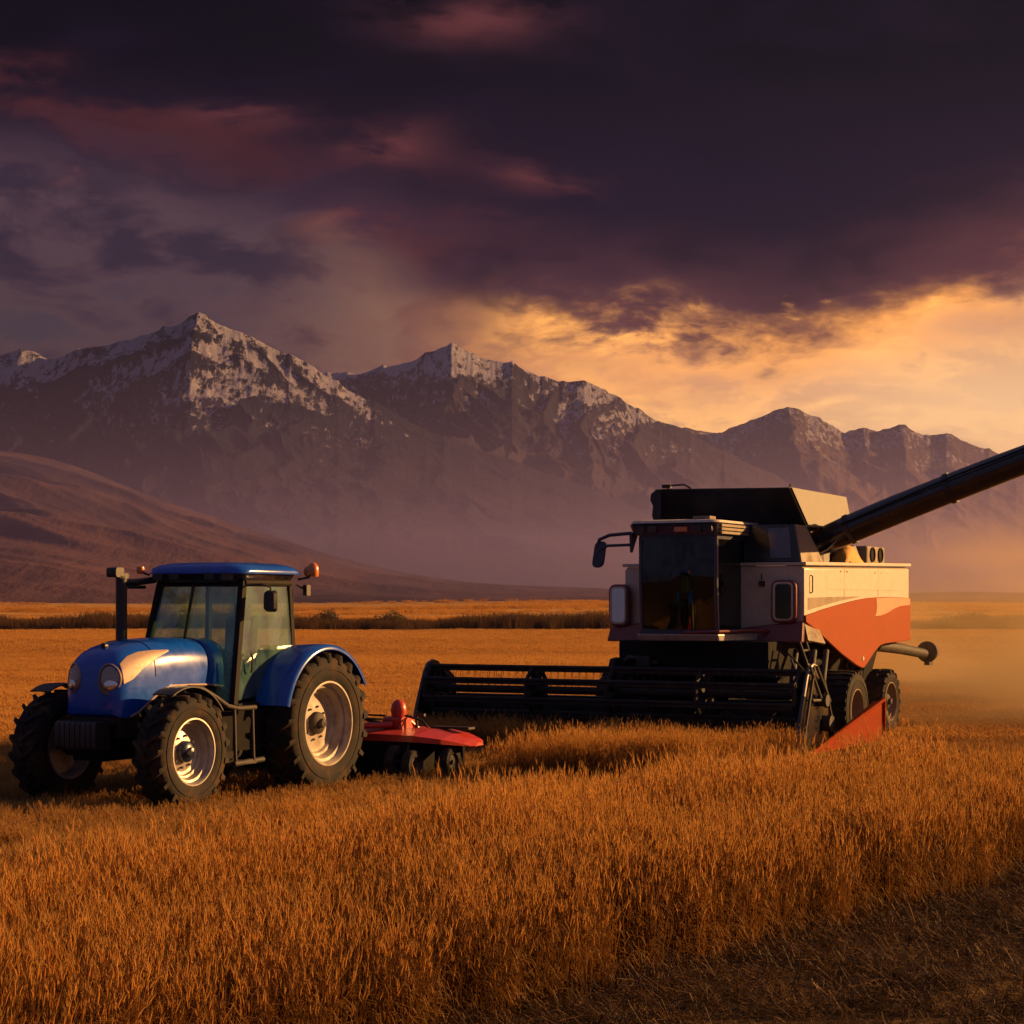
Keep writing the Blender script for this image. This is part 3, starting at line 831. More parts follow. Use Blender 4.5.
# ------------------------------------------------------------------ wheels
def make_wheel(parent, c, Ro, rr, w, side, rim_mat, hub_mat, lugs=20, lug_h=.055, hub_r=.15, dish=.0, kind='ag'):
    e = empty('wheel', c, 0, parent)
    R_ = Ro - lug_h * .8
    h = w / 2
    prof = [(-h * .80, rr * .97), (-h * .84, rr), (-h * .93, rr * 1.04), (-h * 1.0, rr + (R_ - rr) * .38), (-h * .99, rr + (R_ - rr) * .62), (-h * .93, R_ * .945), (-h * .82, R_ * .975), (-h * .45, R_ * .995), (0, R_),
            (h * .45, R_ * .995), (h * .82, R_ * .975), (h * .93, R_ * .945), (h * .99, rr + (R_ - rr) * .62), (h * 1.0, rr + (R_ - rr) * .38), (h * .93, rr * 1.04), (h * .84, rr), (h * .80, rr * .97), (-h * .80, rr * .97)]
    mb = MB().lathe(prof, (0, 0, 0), 'y', 72)
    # raised ring on the sidewall
    for sg in (-1, 1):
        rq = rr + (R_ - rr) * .50
        mb.lathe([(sg * h * .985, rq - .02), (sg * (h * 1.0 + .008), rq - .012), (sg * (h * 1.0 + .008), rq + .012), (sg * h * .985, rq + .02)], (0, 0, 0), 'y', 72)
    if kind == 'ag':
        for sg in (-1, 1):
            for k in range(lugs):
                p0 = 2 * math.pi * (k + (.5 if sg > 0 else 0)) / lugs
                rings = []
                for s_, rb, rt in ((-.04, R_ - .02, R_ + lug_h), (.35, R_ - .02, R_ + lug_h), (.7, R_ * .985 - .02, R_ + lug_h * .92), (.97, R_ * .96 - .03, R_ + lug_h * .62), (1.03, R_ * .90, R_ * .955)):
                    t = sg * s_ * h; ph = p0 + s_ * .23
                    wb = .034 / R_ * (1 + .25 * s_); wt = .022 / R_ * (1 + .3 * s_)
                    rings.append([(rb * math.cos(ph - wb), t, rb * math.sin(ph - wb)), (rt * math.cos(ph - wt), t, rt * math.sin(ph - wt)),
                                  (rt * math.cos(ph + wt), t, rt * math.sin(ph + wt)), (rb * math.cos(ph + wb), t, rb * math.sin(ph + wb))])
                mb.loft(rings)
    else:
        for k in range(lugs):
            p0 = 2 * math.pi * k / lugs
            rings = []
            for s_ in (-1, -.6, 0, .6, 1):
                ph = p0 + .05 * abs(s_) ; rt = R_ + lug_h * (.9 if abs(s_) < .9 else .1); rb = R_ * .97 - .01; wb = .5 * math.pi / lugs
                rings.append([(rb * math.cos(ph - wb), s_ * h * .9, rb * math.sin(ph - wb)), (rt * math.cos(ph - wb * .8), s_ * h * .9, rt * math.sin(ph - wb * .8)),
                              (rt * math.cos(ph + wb * .8), s_ * h * .9, rt * math.sin(ph + wb * .8)), (rb * math.cos(ph + wb), s_ * h * .9, rb * math.sin(ph + wb))])
            mb.loft(rings)
    mb.build('tyre', M['rubber'], e, 40)
    o = side
    dz = h * (.10 - dish)
    rp = [(o * h * .86, rr * 1.025), (o * h * .94, rr * 1.03), (o * h * .95, rr * .985), (o * h * .84, rr * .955), (o * h * .60, rr * .93), (o * h * .56, rr * .86), (o * h * .50, rr * .85),
          (o * (dz + h * .22), rr * .80), (o * (dz + h * .18), rr * .74), (o * (dz + .01), rr * .70), (o * dz, rr * .62), (o * (dz + .025), rr * .40), (o * (dz + .03), hub_r * 1.1), (o * (dz + .03), .02)]
    rim = MB().lathe(rp, (0, 0, 0), 'y', 64)
    rim.lathe([(-o * h * .86, rr * 1.02), (-o * h * .94, rr * 1.02), (-o * h * .84, rr * .93), (-o * h * .2, rr * .84), (-o * h * .15, rr * .4), (-o * h * .15, .02)], (0, 0, 0), 'y', 48)
    rim.build('rim', rim_mat, e, 30)
    hb = MB().lathe([(o * (dz + .02), hub_r), (o * (dz + .10), hub_r * .95), (o * (dz + .13), hub_r * .75), (o * (dz + .14), hub_r * .42), (o * (dz + .19), hub_r * .36), (o * (dz + .20), .01)], (0, 0, 0), 'y', 32)
    for k in range(8):
        a = k * math.pi / 4 + .2; q = hub_r * 1.45
        hb.sweep([(q * math.cos(a), o * (dz + .02), q * math.sin(a)), (q * math.cos(a), o * (dz + .055), q * math.sin(a))], .018, 6)
    hb.build('hub', hub_mat, e, 35)
    return e

def rounded(x0, x1, z0, z1, r_, n=5):
    P = []
    for cx, cz, a0 in ((x1 - r_, z1 - r_, 0), (x0 + r_, z1 - r_, 90), (x0 + r_, z0 + r_, 180), (x1 - r_, z0 + r_, 270)):
        for k in range(n + 1):
            a = R(a0 + 90 * k / n); P.append((cx + r_ * math.cos(a), cz + r_ * math.sin(a)))
    return P

# ------------------------------------------------------------------ blue tractor; local x forward, y its left, z up, origin under the rear axle
def pane(name, pts, mat, parent, th=.012):
    pts = [Vector(p) for p in pts]
    n = (pts[1] - pts[0]).cross(pts[2] - pts[0]).normalized() * th
    k = len(pts)
    mb = MB().add([tuple(p) for p in pts] + [tuple(p + n) for p in pts], [tuple(range(k))[::-1], tuple(range(k, 2 * k))] + [(i, (i + 1) % k, k + (i + 1) % k, k + i) for i in range(k)])
    return mb.build(name, mat, parent, None)

def tractor():
    t = empty('tractor', (TR_O[0], TR_O[1], 0), -(R(90) + TR_H))
    tag(t, 'blue tractor with a glazed cab and big treaded wheels, standing in stubble', 'tractor')
    FX = 3.12
    for sg in (1, -1):
        make_wheel(t, (0, sg * 1.08, .97), 1.05, .61, .58, sg, M['cream'], M['castiron'], 21, .06, .17, .12)
        make_wheel(t, (FX, sg * 1.08, .745), .785, .445, .46, sg, M['silver'], M['navy'], 19, .05, .15, .10)
    # --- bonnet: lofted shell with a full rounded nose and a cut-away over the front wheel
    def section(x, top, bot, hw, crown, n=22):
        P = []
        for k in range(n + 1):
            a = math.pi * k / n                       # from left skirt over the top to the right skirt
            c, s_ = math.cos(a), math.sin(a)
            y = hw * math.copysign(abs(c) ** .55, c)
            z = bot + (top - bot) * (abs(s_) ** crown)
            P.append((x, y, z))
        return P
    st = [(1.50, 2.23, 1.55, .56, .62), (1.9, 2.255, 1.59, .575, .60), (2.3, 2.265, 1.60, .58, .58), (2.7, 2.25, 1.60, .575, .56), (2.95, 2.235, 1.52, .565, .55), (3.15, 2.21, 1.40, .55, .54), (3.35, 2.17, 1.27, .53, .52),
          (3.50, 2.12, 1.21, .51, .50), (3.60, 2.06, 1.20, .485, .48), (3.67, 1.97, 1.22, .44, .47), (3.71, 1.84, 1.26, .36, .45), (3.725, 1.70, 1.32, .24, .45)]
    rings = [section(*s_) for s_ in st]
    mb = MB().loft(rings, True, True)
    ob = mb.build('bonnet', M['blue'], t, 50)
    lip = MB()
    for sg in (1, -1):
        lip.sweep([(x, sg * (hw + .004), bot + .005) for x, top, bot, hw, cr in st[:8]], .018, 6)
    lip.build('skirt_trim', M['copper'], ob, 50)
    sm = MB()
    for q in (1.86, 3.02):
        i = max(k for k in range(len(st)) if st[k][0] <= q); f = (q - st[i][0]) / (st[i + 1][0] - st[i][0])
        sm.sweep([(x * 1.0, y * 1.002, z + .002) for x, y, z in section(*[st[i][k] + (st[i + 1][k] - st[i][k]) * f for k in range(5)])[1:-1]], .006, 5)
    sm.build('panel_gap', M['shade'], ob, 50)
    MB().sweep([(3.40, 0, 2.162), (3.46, 0, 2.16)], .045, 12).build('filler_cap', M['black'], ob, 40)
    # headlights set into the nose corners
    for sg in (1, -1):
        c = Vector((3.655, sg * .305, 1.72)); nrm = Vector((1, sg * .45, .12)).normalized()
        sd_ = Vector((0, 0, 1)).cross(nrm).normalized(); up = nrm.cross(sd_)
        def ell(rx, rz, off, n=28):
            return [tuple(c + sd_ * rx * math.cos(2 * math.pi * k / n) + up * rz * math.sin(2 * math.pi * k / n) * (1 - .12 * math.cos(2 * math.pi * k / n)) + nrm * off) for k in range(n)]
        h = MB().loft([ell(.165, .215, -.12), ell(.165, .215, .035), ell(.150, .198, .05), ell(.142, .19, .03)]).build('headlight', M['copper'], t, 35)
        MB().loft([ell(.143, .19, .028), ell(.12, .16, .052), ell(.07, .09, .066), ell(.01, .012, .07)], True, True).build('lens', M['lensdull'], h, 60)
        cc = c.copy(); c = cc - up * .075 + sd_ * .01
        MB().loft([ell(.098, .088, .045), ell(.094, .084, .060), ell(.05, .045, .074), ell(.01, .01, .078)], True, True).build('reflector', M['lens'], h, 60)
        c = cc + up * .095
        MB().loft([ell(.085, .055, .045), ell(.080, .050, .062), ell(.02, .015, .068)], True, True).build('dip_lens', M['lensdull'], h, 60)
    # bright corner trim sweeping back from each headlight along the flank
    def flank(x, z):
        i = max(k for k in range(len(st)) if st[k][0] <= x); i = min(i, len(st) - 2)
        f = (x - st[i][0]) / (st[i + 1][0] - st[i][0]); v = [st[i][k] + (st[i + 1][k] - st[i][k]) * f for k in range(5)]
        q = min(.999, max(0.0, (z - v[2]) / (v[1] - v[2]))); s_ = q ** (1 / v[4]); cc = math.sqrt(max(0, 1 - s_ * s_))
        return v[3] * cc ** .55
    for sg in (1, -1):
        up_ = [(3.60, 1.93), (3.45, 2.03), (3.25, 2.085), (3.0, 2.105), (2.7, 2.105)]
        dn_ = [(3.60, 1.66), (3.45, 1.72), (3.25, 1.86), (3.0, 1.985), (2.7, 2.085)]
        A, B = [], []
        for (xu, zu), (xd, zd) in zip(up_, dn_):
            for k in range(5):
                f = k / 4; z = zd + (zu - zd) * f; y = flank(xu, z)
                A.append((xu, sg * (y + .012), z)); B.append((xu, sg * (y - .01), z))
        F = []
        for i in range(4):
            for k in range(4):
                q = (i * 5 + k, i * 5 + k + 1, (i + 1) * 5 + k + 1, (i + 1) * 5 + k); F.append(q); F.append(tuple(25 + j for j in q[::-1]))
        rim_ = [i * 5 for i in range(5)] + [20 + k for k in range(1, 5)] + [i * 5 + 4 for i in (3, 2, 1, 0)] + [3, 2, 1]
        for i in range(len(rim_)):
            a, b = rim_[i], rim_[(i + 1) % len(rim_)]; F.append((a, b, 25 + b, 25 + a))
        MB().add(A + B, F).build('lamp_trim', M['copper'], t, 50)
    # nose grille and lower engine
    g = MB()
    for k in range(7): g.box(3.50, 3.66 - .006 * k, -.40 + .01 * k, .40 - .01 * k, 1.10 + k * .045 - .16, 1.125 + k * .045 - .16)
    g.box(3.2, 3.6, -.42, .42, .92, 1.24)
    g.build('grille', M['black'], t, None, .004)
    e = MB().box(1.3, 3.25, -.34, .34, .80, 1.62).box(1.5, 2.7, .34, .47, 1.05, 1.56).box(1.5, 2.7, -.47, -.34, 1.05, 1.56)
    for k in range(5): e.sweep([(1.75 + k * .2, .48, 1.1), (1.75 + k * .2, .50, 1.58)], .045, 10)
    e.sweep([(2.75, .42, 1.56), (2.85, .50, 1.35), (2.78, .46, 1.0)], .05, 10)
    e.sweep([(2.3, .50, 1.2), (2.6, .54, 1.45), (3.05, .46, 1.50)], .03, 8)
    e.build('engine', M['shade'], t, 40, .01)
    ch = MB().box(-.55, 1.5, -.30, .30, .72, 1.30).box(-.30, .30, -.80, .80, .86, 1.14)
    ch.box(FX - .14, FX + .14, -.85, .85, .64, .86).box(3.0, 3.75, -.28, .28, .62, .92)
    ch.sweep([(FX, -.98, .775), (FX, .98, .775)], .11, 14).sweep([(0, -1.0, 1.0), (0, 1.0, 1.0)], .16, 16)
    ch.sweep([(FX - .22, -.8, .70), (FX - .22, .8, .70)], .03, 8)
    ch.box(-1.15, -.5, -.08, .08, .52, .60)
    for sg in (1, -1): ch.sweep([(-.4, sg * .35, .95), (-1.05, sg * .42, .66)], .045, 8)
    ch.build('chassis', M['shade'], t, 35, .012)
    wgt = MB()
    for k in range(8): wgt.prism(rounded(3.70, 4.02, .78, 1.16, .05, 3), 'y', -.36 + k * .09, -.285 + k * .09)
    wgt.build('front_weight', M['black'], t, 40)
    # cab
    AL, AR, AL2, AR2 = Vector((1.68, .86, 1.30)), Vector((1.68, -.90, 1.30)), Vector((1.30, .74, 3.06)), Vector((1.30, -.74, 3.06))
    BL, BR, BL2, BR2 = Vector((.12, .80, 1.55)), Vector((.12, -.80, 1.55)), Vector((.16, .74, 3.06)), Vector((.16, -.74, 3.06))
    fr = MB()
    def bar(p, q, a, b):
        p, q = Vector(p), Vector(q); d = (q - p).normalized(); x = Vector((1, 0, 0)); x = (x - d * x.dot(d)).normalized(); y = d.cross(x)
        fr.hexa([tuple(p + x * i * a + y * j * b) for i, j in ((-1, -1), (1, -1), (1, 1), (-1, 1))] + [tuple(q + x * i * a + y * j * b) for i, j in ((-1, -1), (1, -1), (1, 1), (-1, 1))])
    for p, q in ((AL, AL2), (AR, AR2)): bar(p, q, .05, .045)
    for p, q in ((BL, BL2), (BR, BR2)): bar(p, q, .045, .035)
    bar(AL, AR, .05, .05); bar(BL, BR, .05, .05)
    for sg in (1, -1):
        fr.box(.10, 1.60, sg * .84 - .05, sg * .84 + .05, 1.20, 1.32)
        fr.sweep([(.16, sg * .76, 3.04), (1.30, sg * .76, 3.04)], .05, 8)
    fr.sweep([(1.30, -.76, 3.04), (1.30, .76, 3.04)], .055, 8).sweep([(.16, -.76, 3.04), (.16, .76, 3.04)], .05, 8)
    frame = fr.build('cab_frame', M['frame'], t, 40, .008)
    MB().sweep([(1.585, -.16, 1.9), (1.33, -.12, 3.02)], .022, 8).build('wiper_post', M['black'], t, 40)
    pane('windshield', [AR + Vector((0, .05, .02)), AL + Vector((0, -.05, .02)), AL2 + Vector((0, -.04, -.05)), AR2 + Vector((0, .04, -.05))], M['glass'], t)
    for sg, a, b, a2, b2 in ((1, AL, BL, AL2, BL2), (-1, AR, BR, AR2, BR2)):
        d = pane('cab_door', [a + Vector((-.06, 0, .06)), b + Vector((.60, 0, -.1)), b + Vector((.05, 0, .45)), b2 + Vector((.05, 0, -.05)), a2 + Vector((-.06, 0, -.05))], M['glassside'] if sg > 0 else M['glassrear'], t)
        MB().sweep([(1.30, sg * .885, 1.75), (1.30, sg * .905, 1.80), (1.29, sg * .905, 1.98), (1.29, sg * .88, 2.03)], .014, 8).build('handle', M['black'], d, 40)
    pane('rear_window', [BL + Vector((0, -.05, .5)), BR + Vector((0, .05, .5)), BR2 + Vector((0, .04, -.05)), BL2 + Vector((0, -.04, -.05))], M['glassrear'], t)
    fl = MB().box(.15, 1.58, -.80, .80, 1.16, 1.30).box(.12, .20, -.78, .78, 1.3, 2.05)
    fl.build('cab_floor', M['black'], t, None, .01)
    dash = MB().prism([(1.22, 1.3), (1.58, 1.3), (1.56, 2.08), (1.42, 2.14), (1.30, 2.02), (1.28, 1.7)], 'y', -.30, .30)
    dash.build('dashboard', M['black'], t, 30, .02)
    sw = MB()
    cW = Vector((1.12, 0, 2.12)); axn = Vector((-.55, 0, .83)).normalized(); e1 = Vector((0, 1, 0)); e2 = axn.cross(e1)
    ring = [cW + (e1 * math.cos(2 * math.pi * k / 24) + e2 * math.sin(2 * math.pi * k / 24)) * .19 for k in range(25)]
    sw.sweep(ring, .016, 8, False)
    for k in range(3):
        a = k * 2.09 + .5; sw.sweep([cW - axn * .03, cW + (e1 * math.cos(a) + e2 * math.sin(a)) * .185], .012, 6)
    sw.sweep([cW, cW - axn * .30 + Vector((.05, 0, 0))], .03, 8)
    sw.build('steering_wheel', M['black'], t, 40)
    se = MB().prism(rounded(.42, .92, 1.66, 1.82, .07), 'y', -.26, .26).prism([(.30, 1.80), (.46, 1.80), (.40, 2.50), (.30, 2.56), (.24, 2.46)], 'y', -.25, .25).prism([(.26, 2.56), (.36, 2.56), (.34, 2.74), (.27, 2.74)], 'y', -.14, .14)
    for sg in (1, -1): se.prism(rounded(.40, .80, 2.0, 2.07, .03, 3), 'y', sg * .30 - .04, sg * .30 + .04)
    se.box(.5, .85, -.15, .15, 1.3, 1.66)
    se.build('seat', M['seat'], t, 40, .02)
    MB().sweep([(1.05, -.42, 1.3), (1.02, -.42, 1.95)], .018, 6).prism(rounded(.95, 1.10, 1.95, 2.12, .03, 3), 'y', -.50, -.36).build('control_console', M['black'], t, 40)
    # roof: shallow domed blue cap over a dark fascia
    def rr_ring(x0, x1, hw, z, r_=.22, n=6):
        return [(px, py, z) for px, py in rounded(x0, x1, -hw, hw, r_, n)]
    MB().loft([rr_ring(.10, 1.40, .76, 3.05, .16), rr_ring(.06, 1.48, .80, 3.09, .18), rr_ring(.02, 1.52, .85, 3.19, .18), rr_ring(.02, 1.48, .84, 3.20, .18)]).build('roof_fascia', M['blackgloss'], t, 40)
    rf = MB().loft([rr_ring(-.06, 1.53, .88, 3.17, .20), rr_ring(-.07, 1.54, .89, 3.205, .24), rr_ring(-.03, 1.52, .86, 3.255, .26), rr_ring(.06, 1.47, .79, 3.30, .28), rr_ring(.22, 1.36, .66, 3.33, .28), rr_ring(.45, 1.15, .4, 3.345, .24)])
    rf.build('roof', M['blue'], t, 60)
    for y in (-.62, -.32, .32, .62):
        L = MB().prism(rounded(y - .09, y + .09, 3.085, 3.175, .03, 3), 'x', 1.48, 1.545)
        L.build('work_light', M['castiron'], t, 40)
    # beacons / indicators at roof corners
    b1 = MB().sweep([(1.42, -.86, 3.16), (1.46, -.97, 3.20)], .018, 6); b1 = b1.build('lamp_bracket', M['black'], t, 40)
    MB().lathe([(-.055, .02), (-.05, .055), (0, .065), (.05, .055), (.06, .015)], (1.47, -.99, 3.23), 'z', 16).build('indicator', M['amber'], b1, 50)
    b2 = MB().sweep([(.02, .80, 3.10), (-.10, .90, 3.13), (-.18, .94, 3.20)], .02, 6).sweep([(.05, .80, 3.02), (-.05, .90, 2.95), (-.08, .90, 2.86)], .018, 6).prism(rounded(-.13, -.03, 2.86, 3.02, .02, 3), 'y', .86, .93).build('lamp_bracket', M['black'], t, 40)
    MB().lathe([(-.10, .02), (-.095, .075), (-.03, .085), (.05, .08), (.10, .05), (.115, .01)], (-.20, .93, 3.24), 'z', 18).build('rear_beacon', M['amber'], b2, 50)
    MB().lathe([(-.06, .02), (-.055, .08), (.055, .08), (.06, .02)], (-.30, .80, 3.22), 'x', 18).build('rear_lamp', M['amber'], b2, 50)
    # mirror hung by the left door, its arm from the front pillar
    mi = MB().sweep([(1.30, .80, 3.00), (1.22, 1.02, 3.02), (1.12, 1.10, 2.97), (1.12, 1.10, 2.70)], .015, 8).build('mirror_arm', M['black'], t, 40)
    MB().prism(rounded(1.00, 1.24, 2.62, 2.95, .05), 'x', 1.06, 1.13) if False else None
    mm = MB().loft([[(1.09, y, z) for y, z in rounded(.98, 1.20, 2.62, 2.93, .05)], [(1.15, y, z) for y, z in rounded(1.0, 1.18, 2.64, 2.91, .05)]])
    mm.build('mirror', M['black'], mi, 40)
    # exhaust stack with its cross bar and worklamp
    ex = MB().sweep([(2.10, -.82, 1.62), (2.10, -.82, 2.0)], .095, 18).sweep([(2.10, -.82, 1.98), (2.10, -.82, 3.10)], .082, 18)
    ex.sweep([(2.10, -.55, 1.72), (2.10, -.82, 1.72)], .07, 12)
    exo = ex.build('exhaust_stack', M['black'], t, 40)
    MB().sweep([(2.10, -.84, 3.04), (1.75, -.86, 3.05), (1.38, -.80, 3.09)], .052, 10).sweep([(1.9, -.86, 2.98), (1.55, -.84, 2.98)], .025, 8).build('cross_bar', M['black'], exo, 40)
    lp = MB().sweep([(2.10, -.82, 3.08), (2.14, -.86, 3.16)], .05, 8).prism(rounded(2.06, 2.24, 3.12, 3.26, .04), 'y', -.98, -.80).prism(rounded(1.96, 2.06, 3.10, 3.18, .03, 3), 'y', -.9, -.80)
    lp.build('stack_lamp', M['black'], exo, 40)
    # rear mudguards
    for sg in (1, -1):
        def arc(r0, y, a0, a1, n=20): return [(r0 * math.cos(R(a0 + (a1 - a0) * k / n)), y, 1.0 + r0 * math.sin(R(a0 + (a1 - a0) * k / n))) for k in range(n + 1)]
        a0, a1 = 14, 152
        rings = []
        for k in range(25):
            a = R(a0 + (a1 - a0) * k / 24); c, s_ = math.cos(a), math.sin(a)
            rings.append([((r_) * c, sg * y, 1.0 + r_ * s_) for r_, y in ((1.10, .80), (1.13, .80), (1.145, 1.15), (1.135, 1.34), (1.10, 1.375), (1.06, 1.375), (1.06, 1.355), (1.095, 1.345), (1.115, 1.15))])
        fd = MB().loft(rings).build('mudguard', M['blue'], t, 50)
        inner = [(p[0], p[2]) for p in arc(1.10, 0, a0, a1)] + [(-.75, 1.25), (.1, 1.1), (.9, 1.15)]
        MB().prism(inner, 'y', sg * .80 - .02, sg * .80 + .02).build('inner_panel', M['black'], fd, 40)
    # front mudguards: narrow dark blades over the steered wheels
    for sg in (1, -1):
        rings = []
        for k in range(13):
            a = R(62 + 82 * k / 12); c, s_ = math.cos(a), math.sin(a)
            rings.append([(FX + r_ * c, sg * y, .775 + r_ * s_) for r_, y in ((.835, .90), (.85, .90), (.86, 1.08), (.85, 1.26), (.835, 1.26), (.845, 1.08))])
        g = MB().loft(rings).sweep([(FX - .45, sg * .9, .775 + .70), (FX - .35, sg * .55, 1.15)], .025, 8)
        g.build('front_mudguard', M['black'], t, 50)
    # steps, hand rail and fuel tank on the left; battery box on the right
    ld = MB()
    for x in (1.56, 1.98): ld.sweep([(x, 1.10, 1.26), (x, 1.12, .60), (x, 1.13, .50)], .026, 8)
    for z, d_ in ((.50, .30),): ld.box(1.52, 2.02, 1.13 - d_, 1.15, z - .02, z + .02)
    ld.sweep([(1.3, 1.10, .52), (2.02, 1.12, .50)], .04, 10)
    ld.build('steps', M['castiron'], t, 40, .006)
    MB().sweep([(2.85, .98, 1.60), (2.6, 1.02, 1.57), (2.35, 1.05, 1.45), (2.10, 1.08, 1.31), (1.9, 1.11, 1.27), (1.5, 1.11, 1.27)], .035, 10).sweep([(2.3, 1.05, 1.42), (2.18, 1.06, .85)], .022, 8).build('hand_rail', M['castiron'], t, 50)
    for sg in (1, -1):
        MB().prism(rounded(.95, 2.35, .66, 1.22, .10), 'y', sg * .42, sg * .93).build('fuel_tank' if sg > 0 else 'battery_box', M['shade'], t, 40)
    return t
tractor()

# ------------------------------------------------------------------ red rotary mower hitched behind the tractor
def mower():
    hd = -(R(90) + TR_H)
    t = empty('rotary_mower', (TR_O[0], TR_O[1], 0), hd)
    # origin moved to the middle of the deck so that the empty sits under the thing
    off = Vector((-2.3, .35, 0)); t.location = Vector((TR_O[0], TR_O[1], 0)) + Matrix.Rotation(hd, 3, 'Z') @ off
    tag(t, 'red rotary mower with small gauge wheels hitched behind the tractor', 'mower')
    ox, oy = off.x, off.y
    X = lambda x: x - ox
    Y = lambda y: y - oy
    # deck: a low red hood, its left end drawn out to a drooping tongue
    dk = [[(X(-1.72), y, z) for y, z in ()]]
    rings = []
    for y, x0, x1, z0, z1 in ((-1.9, -2.85, -1.7, .58, .66), (-1.2, -2.95, -1.62, .60, .74), (.0, -2.98, -1.60, .61, .76), (1.2, -2.98, -1.60, .61, .77), (1.75, -2.98, -1.70, .60, .75), (2.1, -2.95, -1.95, .565, .69), (2.32, -2.88, -2.25, .53, .61), (2.42, -2.72, -2.45, .52, .55)):
        rings.append([(X(x0), Y(y), z0), (X(x0), Y(y), z1 - .03), (X(x0 + .15 * (x1 - x0)), Y(y), z1 + .01), (X(x0 + .6 * (x1 - x0)), Y(y), z1 + .02), (X(x1), Y(y), z1 - .05), (X(x1), Y(y), z0)])
    MB().loft(rings).build('deck', M['red'], t, 10, .006)
    rb = MB()
    for y in (-1.2, -.6, .0, .6): rb.box(X(-2.9), X(-1.72), Y(y) - .02, Y(y) + .02, .74, .80)
    rb.build('deck_rib', M['red'], t, None, .006)
    for p in (((-1.0, .1, .95), (-1.5, .7, 1.02), (-2.0, 1.05, .98)), ((-1.0, .05, .92), (-1.6, .5, .98), (-2.3, .8, .90))): MB().sweep([(X(a), Y(b), c) for a, b, c in p], .018, 6).build('hose', M['shade'], t, 50)
    sk = MB()
    for y0, y1 in ((-1.85, -.6), (-.58, .7), (.72, 1.55)): sk.box(X(-1.68), X(-1.60), Y(y0), Y(y1), .10, .60)
    sk.box(X(-2.95), X(-2.88), Y(-1.85), Y(1.95), .12, .60).prism([(X(-2.92), .1), (X(-1.62), .1), (X(-1.62), .6), (X(-2.92), .6)], 'y', Y(1.58), Y(1.63))
    sk.build('skirt', M['shade'], t, None, .01)
    gb = MB().prism(rounded(X(-2.45), X(-2.05), .74, .96, .06), 'y', Y(.98), Y(1.32)).lathe([(-.02, .02), (-.02, .11), (.10, .13), (.20, .11), (.26, .05), (.27, .01)], (X(-2.2), Y(1.18), .96), 'z', 20)
    gb.sweep([(X(-2.05), Y(1.15), .84), (X(-1.5), Y(.6), .82), (X(-1.0), Y(.2), .76)], .05, 10)
    gb.build('gearbox', M['red'], t, 40)
    fr = MB()
    for a, b in (((-2.4, 1.0, .76), (-2.2, 1.12, 1.06)), ((-2.5, 1.35, .76), (-2.2, 1.22, 1.02)), ((-2.05, 1.3, .76), (-2.2, 1.2, 1.05))): fr.sweep([(X(a[0]), Y(a[1]), a[2]), (X(b[0]), Y(b[1]), b[2])], .035, 8)
    fr.build('mast', M['red'], t, 40)
    hf = MB()
    for p in (((-1.05, .42, .66), (-1.7, .55, .80)), ((-1.05, -.42, .66), (-1.7, -.3, .80)), ((-.6, 0, 1.25), (-1.75, .12, 1.12)), ((-1.75, .12, 1.12), (-2.3, .9, .80))): hf.sweep([(X(a), Y(b), c) for a, b, c in p], .035, 8)
    hf.sweep([(X(-2.2), Y(1.22), 1.0), (X(-2.3), Y(1.55), .90), (X(-2.35), Y(1.62), .80)], .02, 8).sweep([(X(-2.3), Y(1.45), .76), (X(-2.3), Y(1.45), .98), (X(-2.3), Y(1.60), .99)], .025, 8)
    hf.box(X(-2.75), X(-2.55), Y(1.55), Y(2.25), .765, .80)
    hf.build('hitch_frame', M['black'], t, 40)
    for x, y, r_ in ((-1.62, 1.50, .27), (-1.66, 1.76, .235), (-2.20, 2.12, .255)):
        e = empty('gauge_wheel', (X(x), Y(y), r_ + .02), 0, t)
        h = .075
        MB().lathe([(-h, r_ * .55), (-h, r_ * .9), (-h * .7, r_ * .98), (0, r_), (h * .7, r_ * .98), (h, r_ * .9), (h, r_ * .55), (-h, r_ * .55)], (0, 0, 0), 'y', 32).build('tyre', M['rubber'], e, 40)
        MB().lathe([(h * .85, r_ * .57), (h * .98, r_ * .55), (h * .5, r_ * .45), (h * .4, r_ * .15), (h * .9, r_ * .12), (h * .95, .005)], (0, 0, 0), 'y', 28).build('rim', M['castiron'], e, 40)
        MB().sweep([(0, -.10, 0), (-.02, -.11, .18), (-.10, -.11, .38)], .022, 8).sweep([(0, -.11, 0), (0, .04, 0)], .025, 8).build('bracket', M['black'], e, 40)
mower()
# ------------------------------------------------------------------ combine harvester; local x forward, y its left, z up, origin under the front face of the body
M['white'] = simple_mat('white_paint', (.54, .485, .40), .45, coat=.15, dirt=.55, dirt_col=(.36, .26, .15), scale=1.5)
M['orange'] = simple_mat('orange_red_paint', (.32, .050, .003), .6, coat=.0, dirt=.40, dirt_col=(.25, .085, .015), scale=1.1, spec=.12)
M['salmon'] = simple_mat('painted_reflection', (.52, .25, .13), .45, coat=.2, dirt=.35, dirt_col=(.42, .26, .14), scale=1.3)  # salmon tone imitates a reflection on the flank
M['divider'] = simple_mat('bright_orange_paint', (.42, .050, .001), .65, coat=.0, dirt=.35, dirt_col=(.26, .07, .010), scale=2.0, spec=.10)
M['maroon'] = simple_mat('dark_red_paint', (.16, .018, .018), .38, coat=.3, dirt=.25, scale=2)
M['beige'] = simple_mat('dusty_lit_sheet', (.25, .19, .125), .65, dirt=.7, dirt_col=(.13, .09, .055), scale=3)  # dusty sheet; its beige also serves as painted sunlight on the tank side
M['rimdust'] = simple_mat('dusty_rim', (.24, .17, .11), .7, dirt=.5)
M['reel'] = simple_mat('reel_black', (.010, .010, .012), .62, dirt=.18, scale=3, spec=.3)
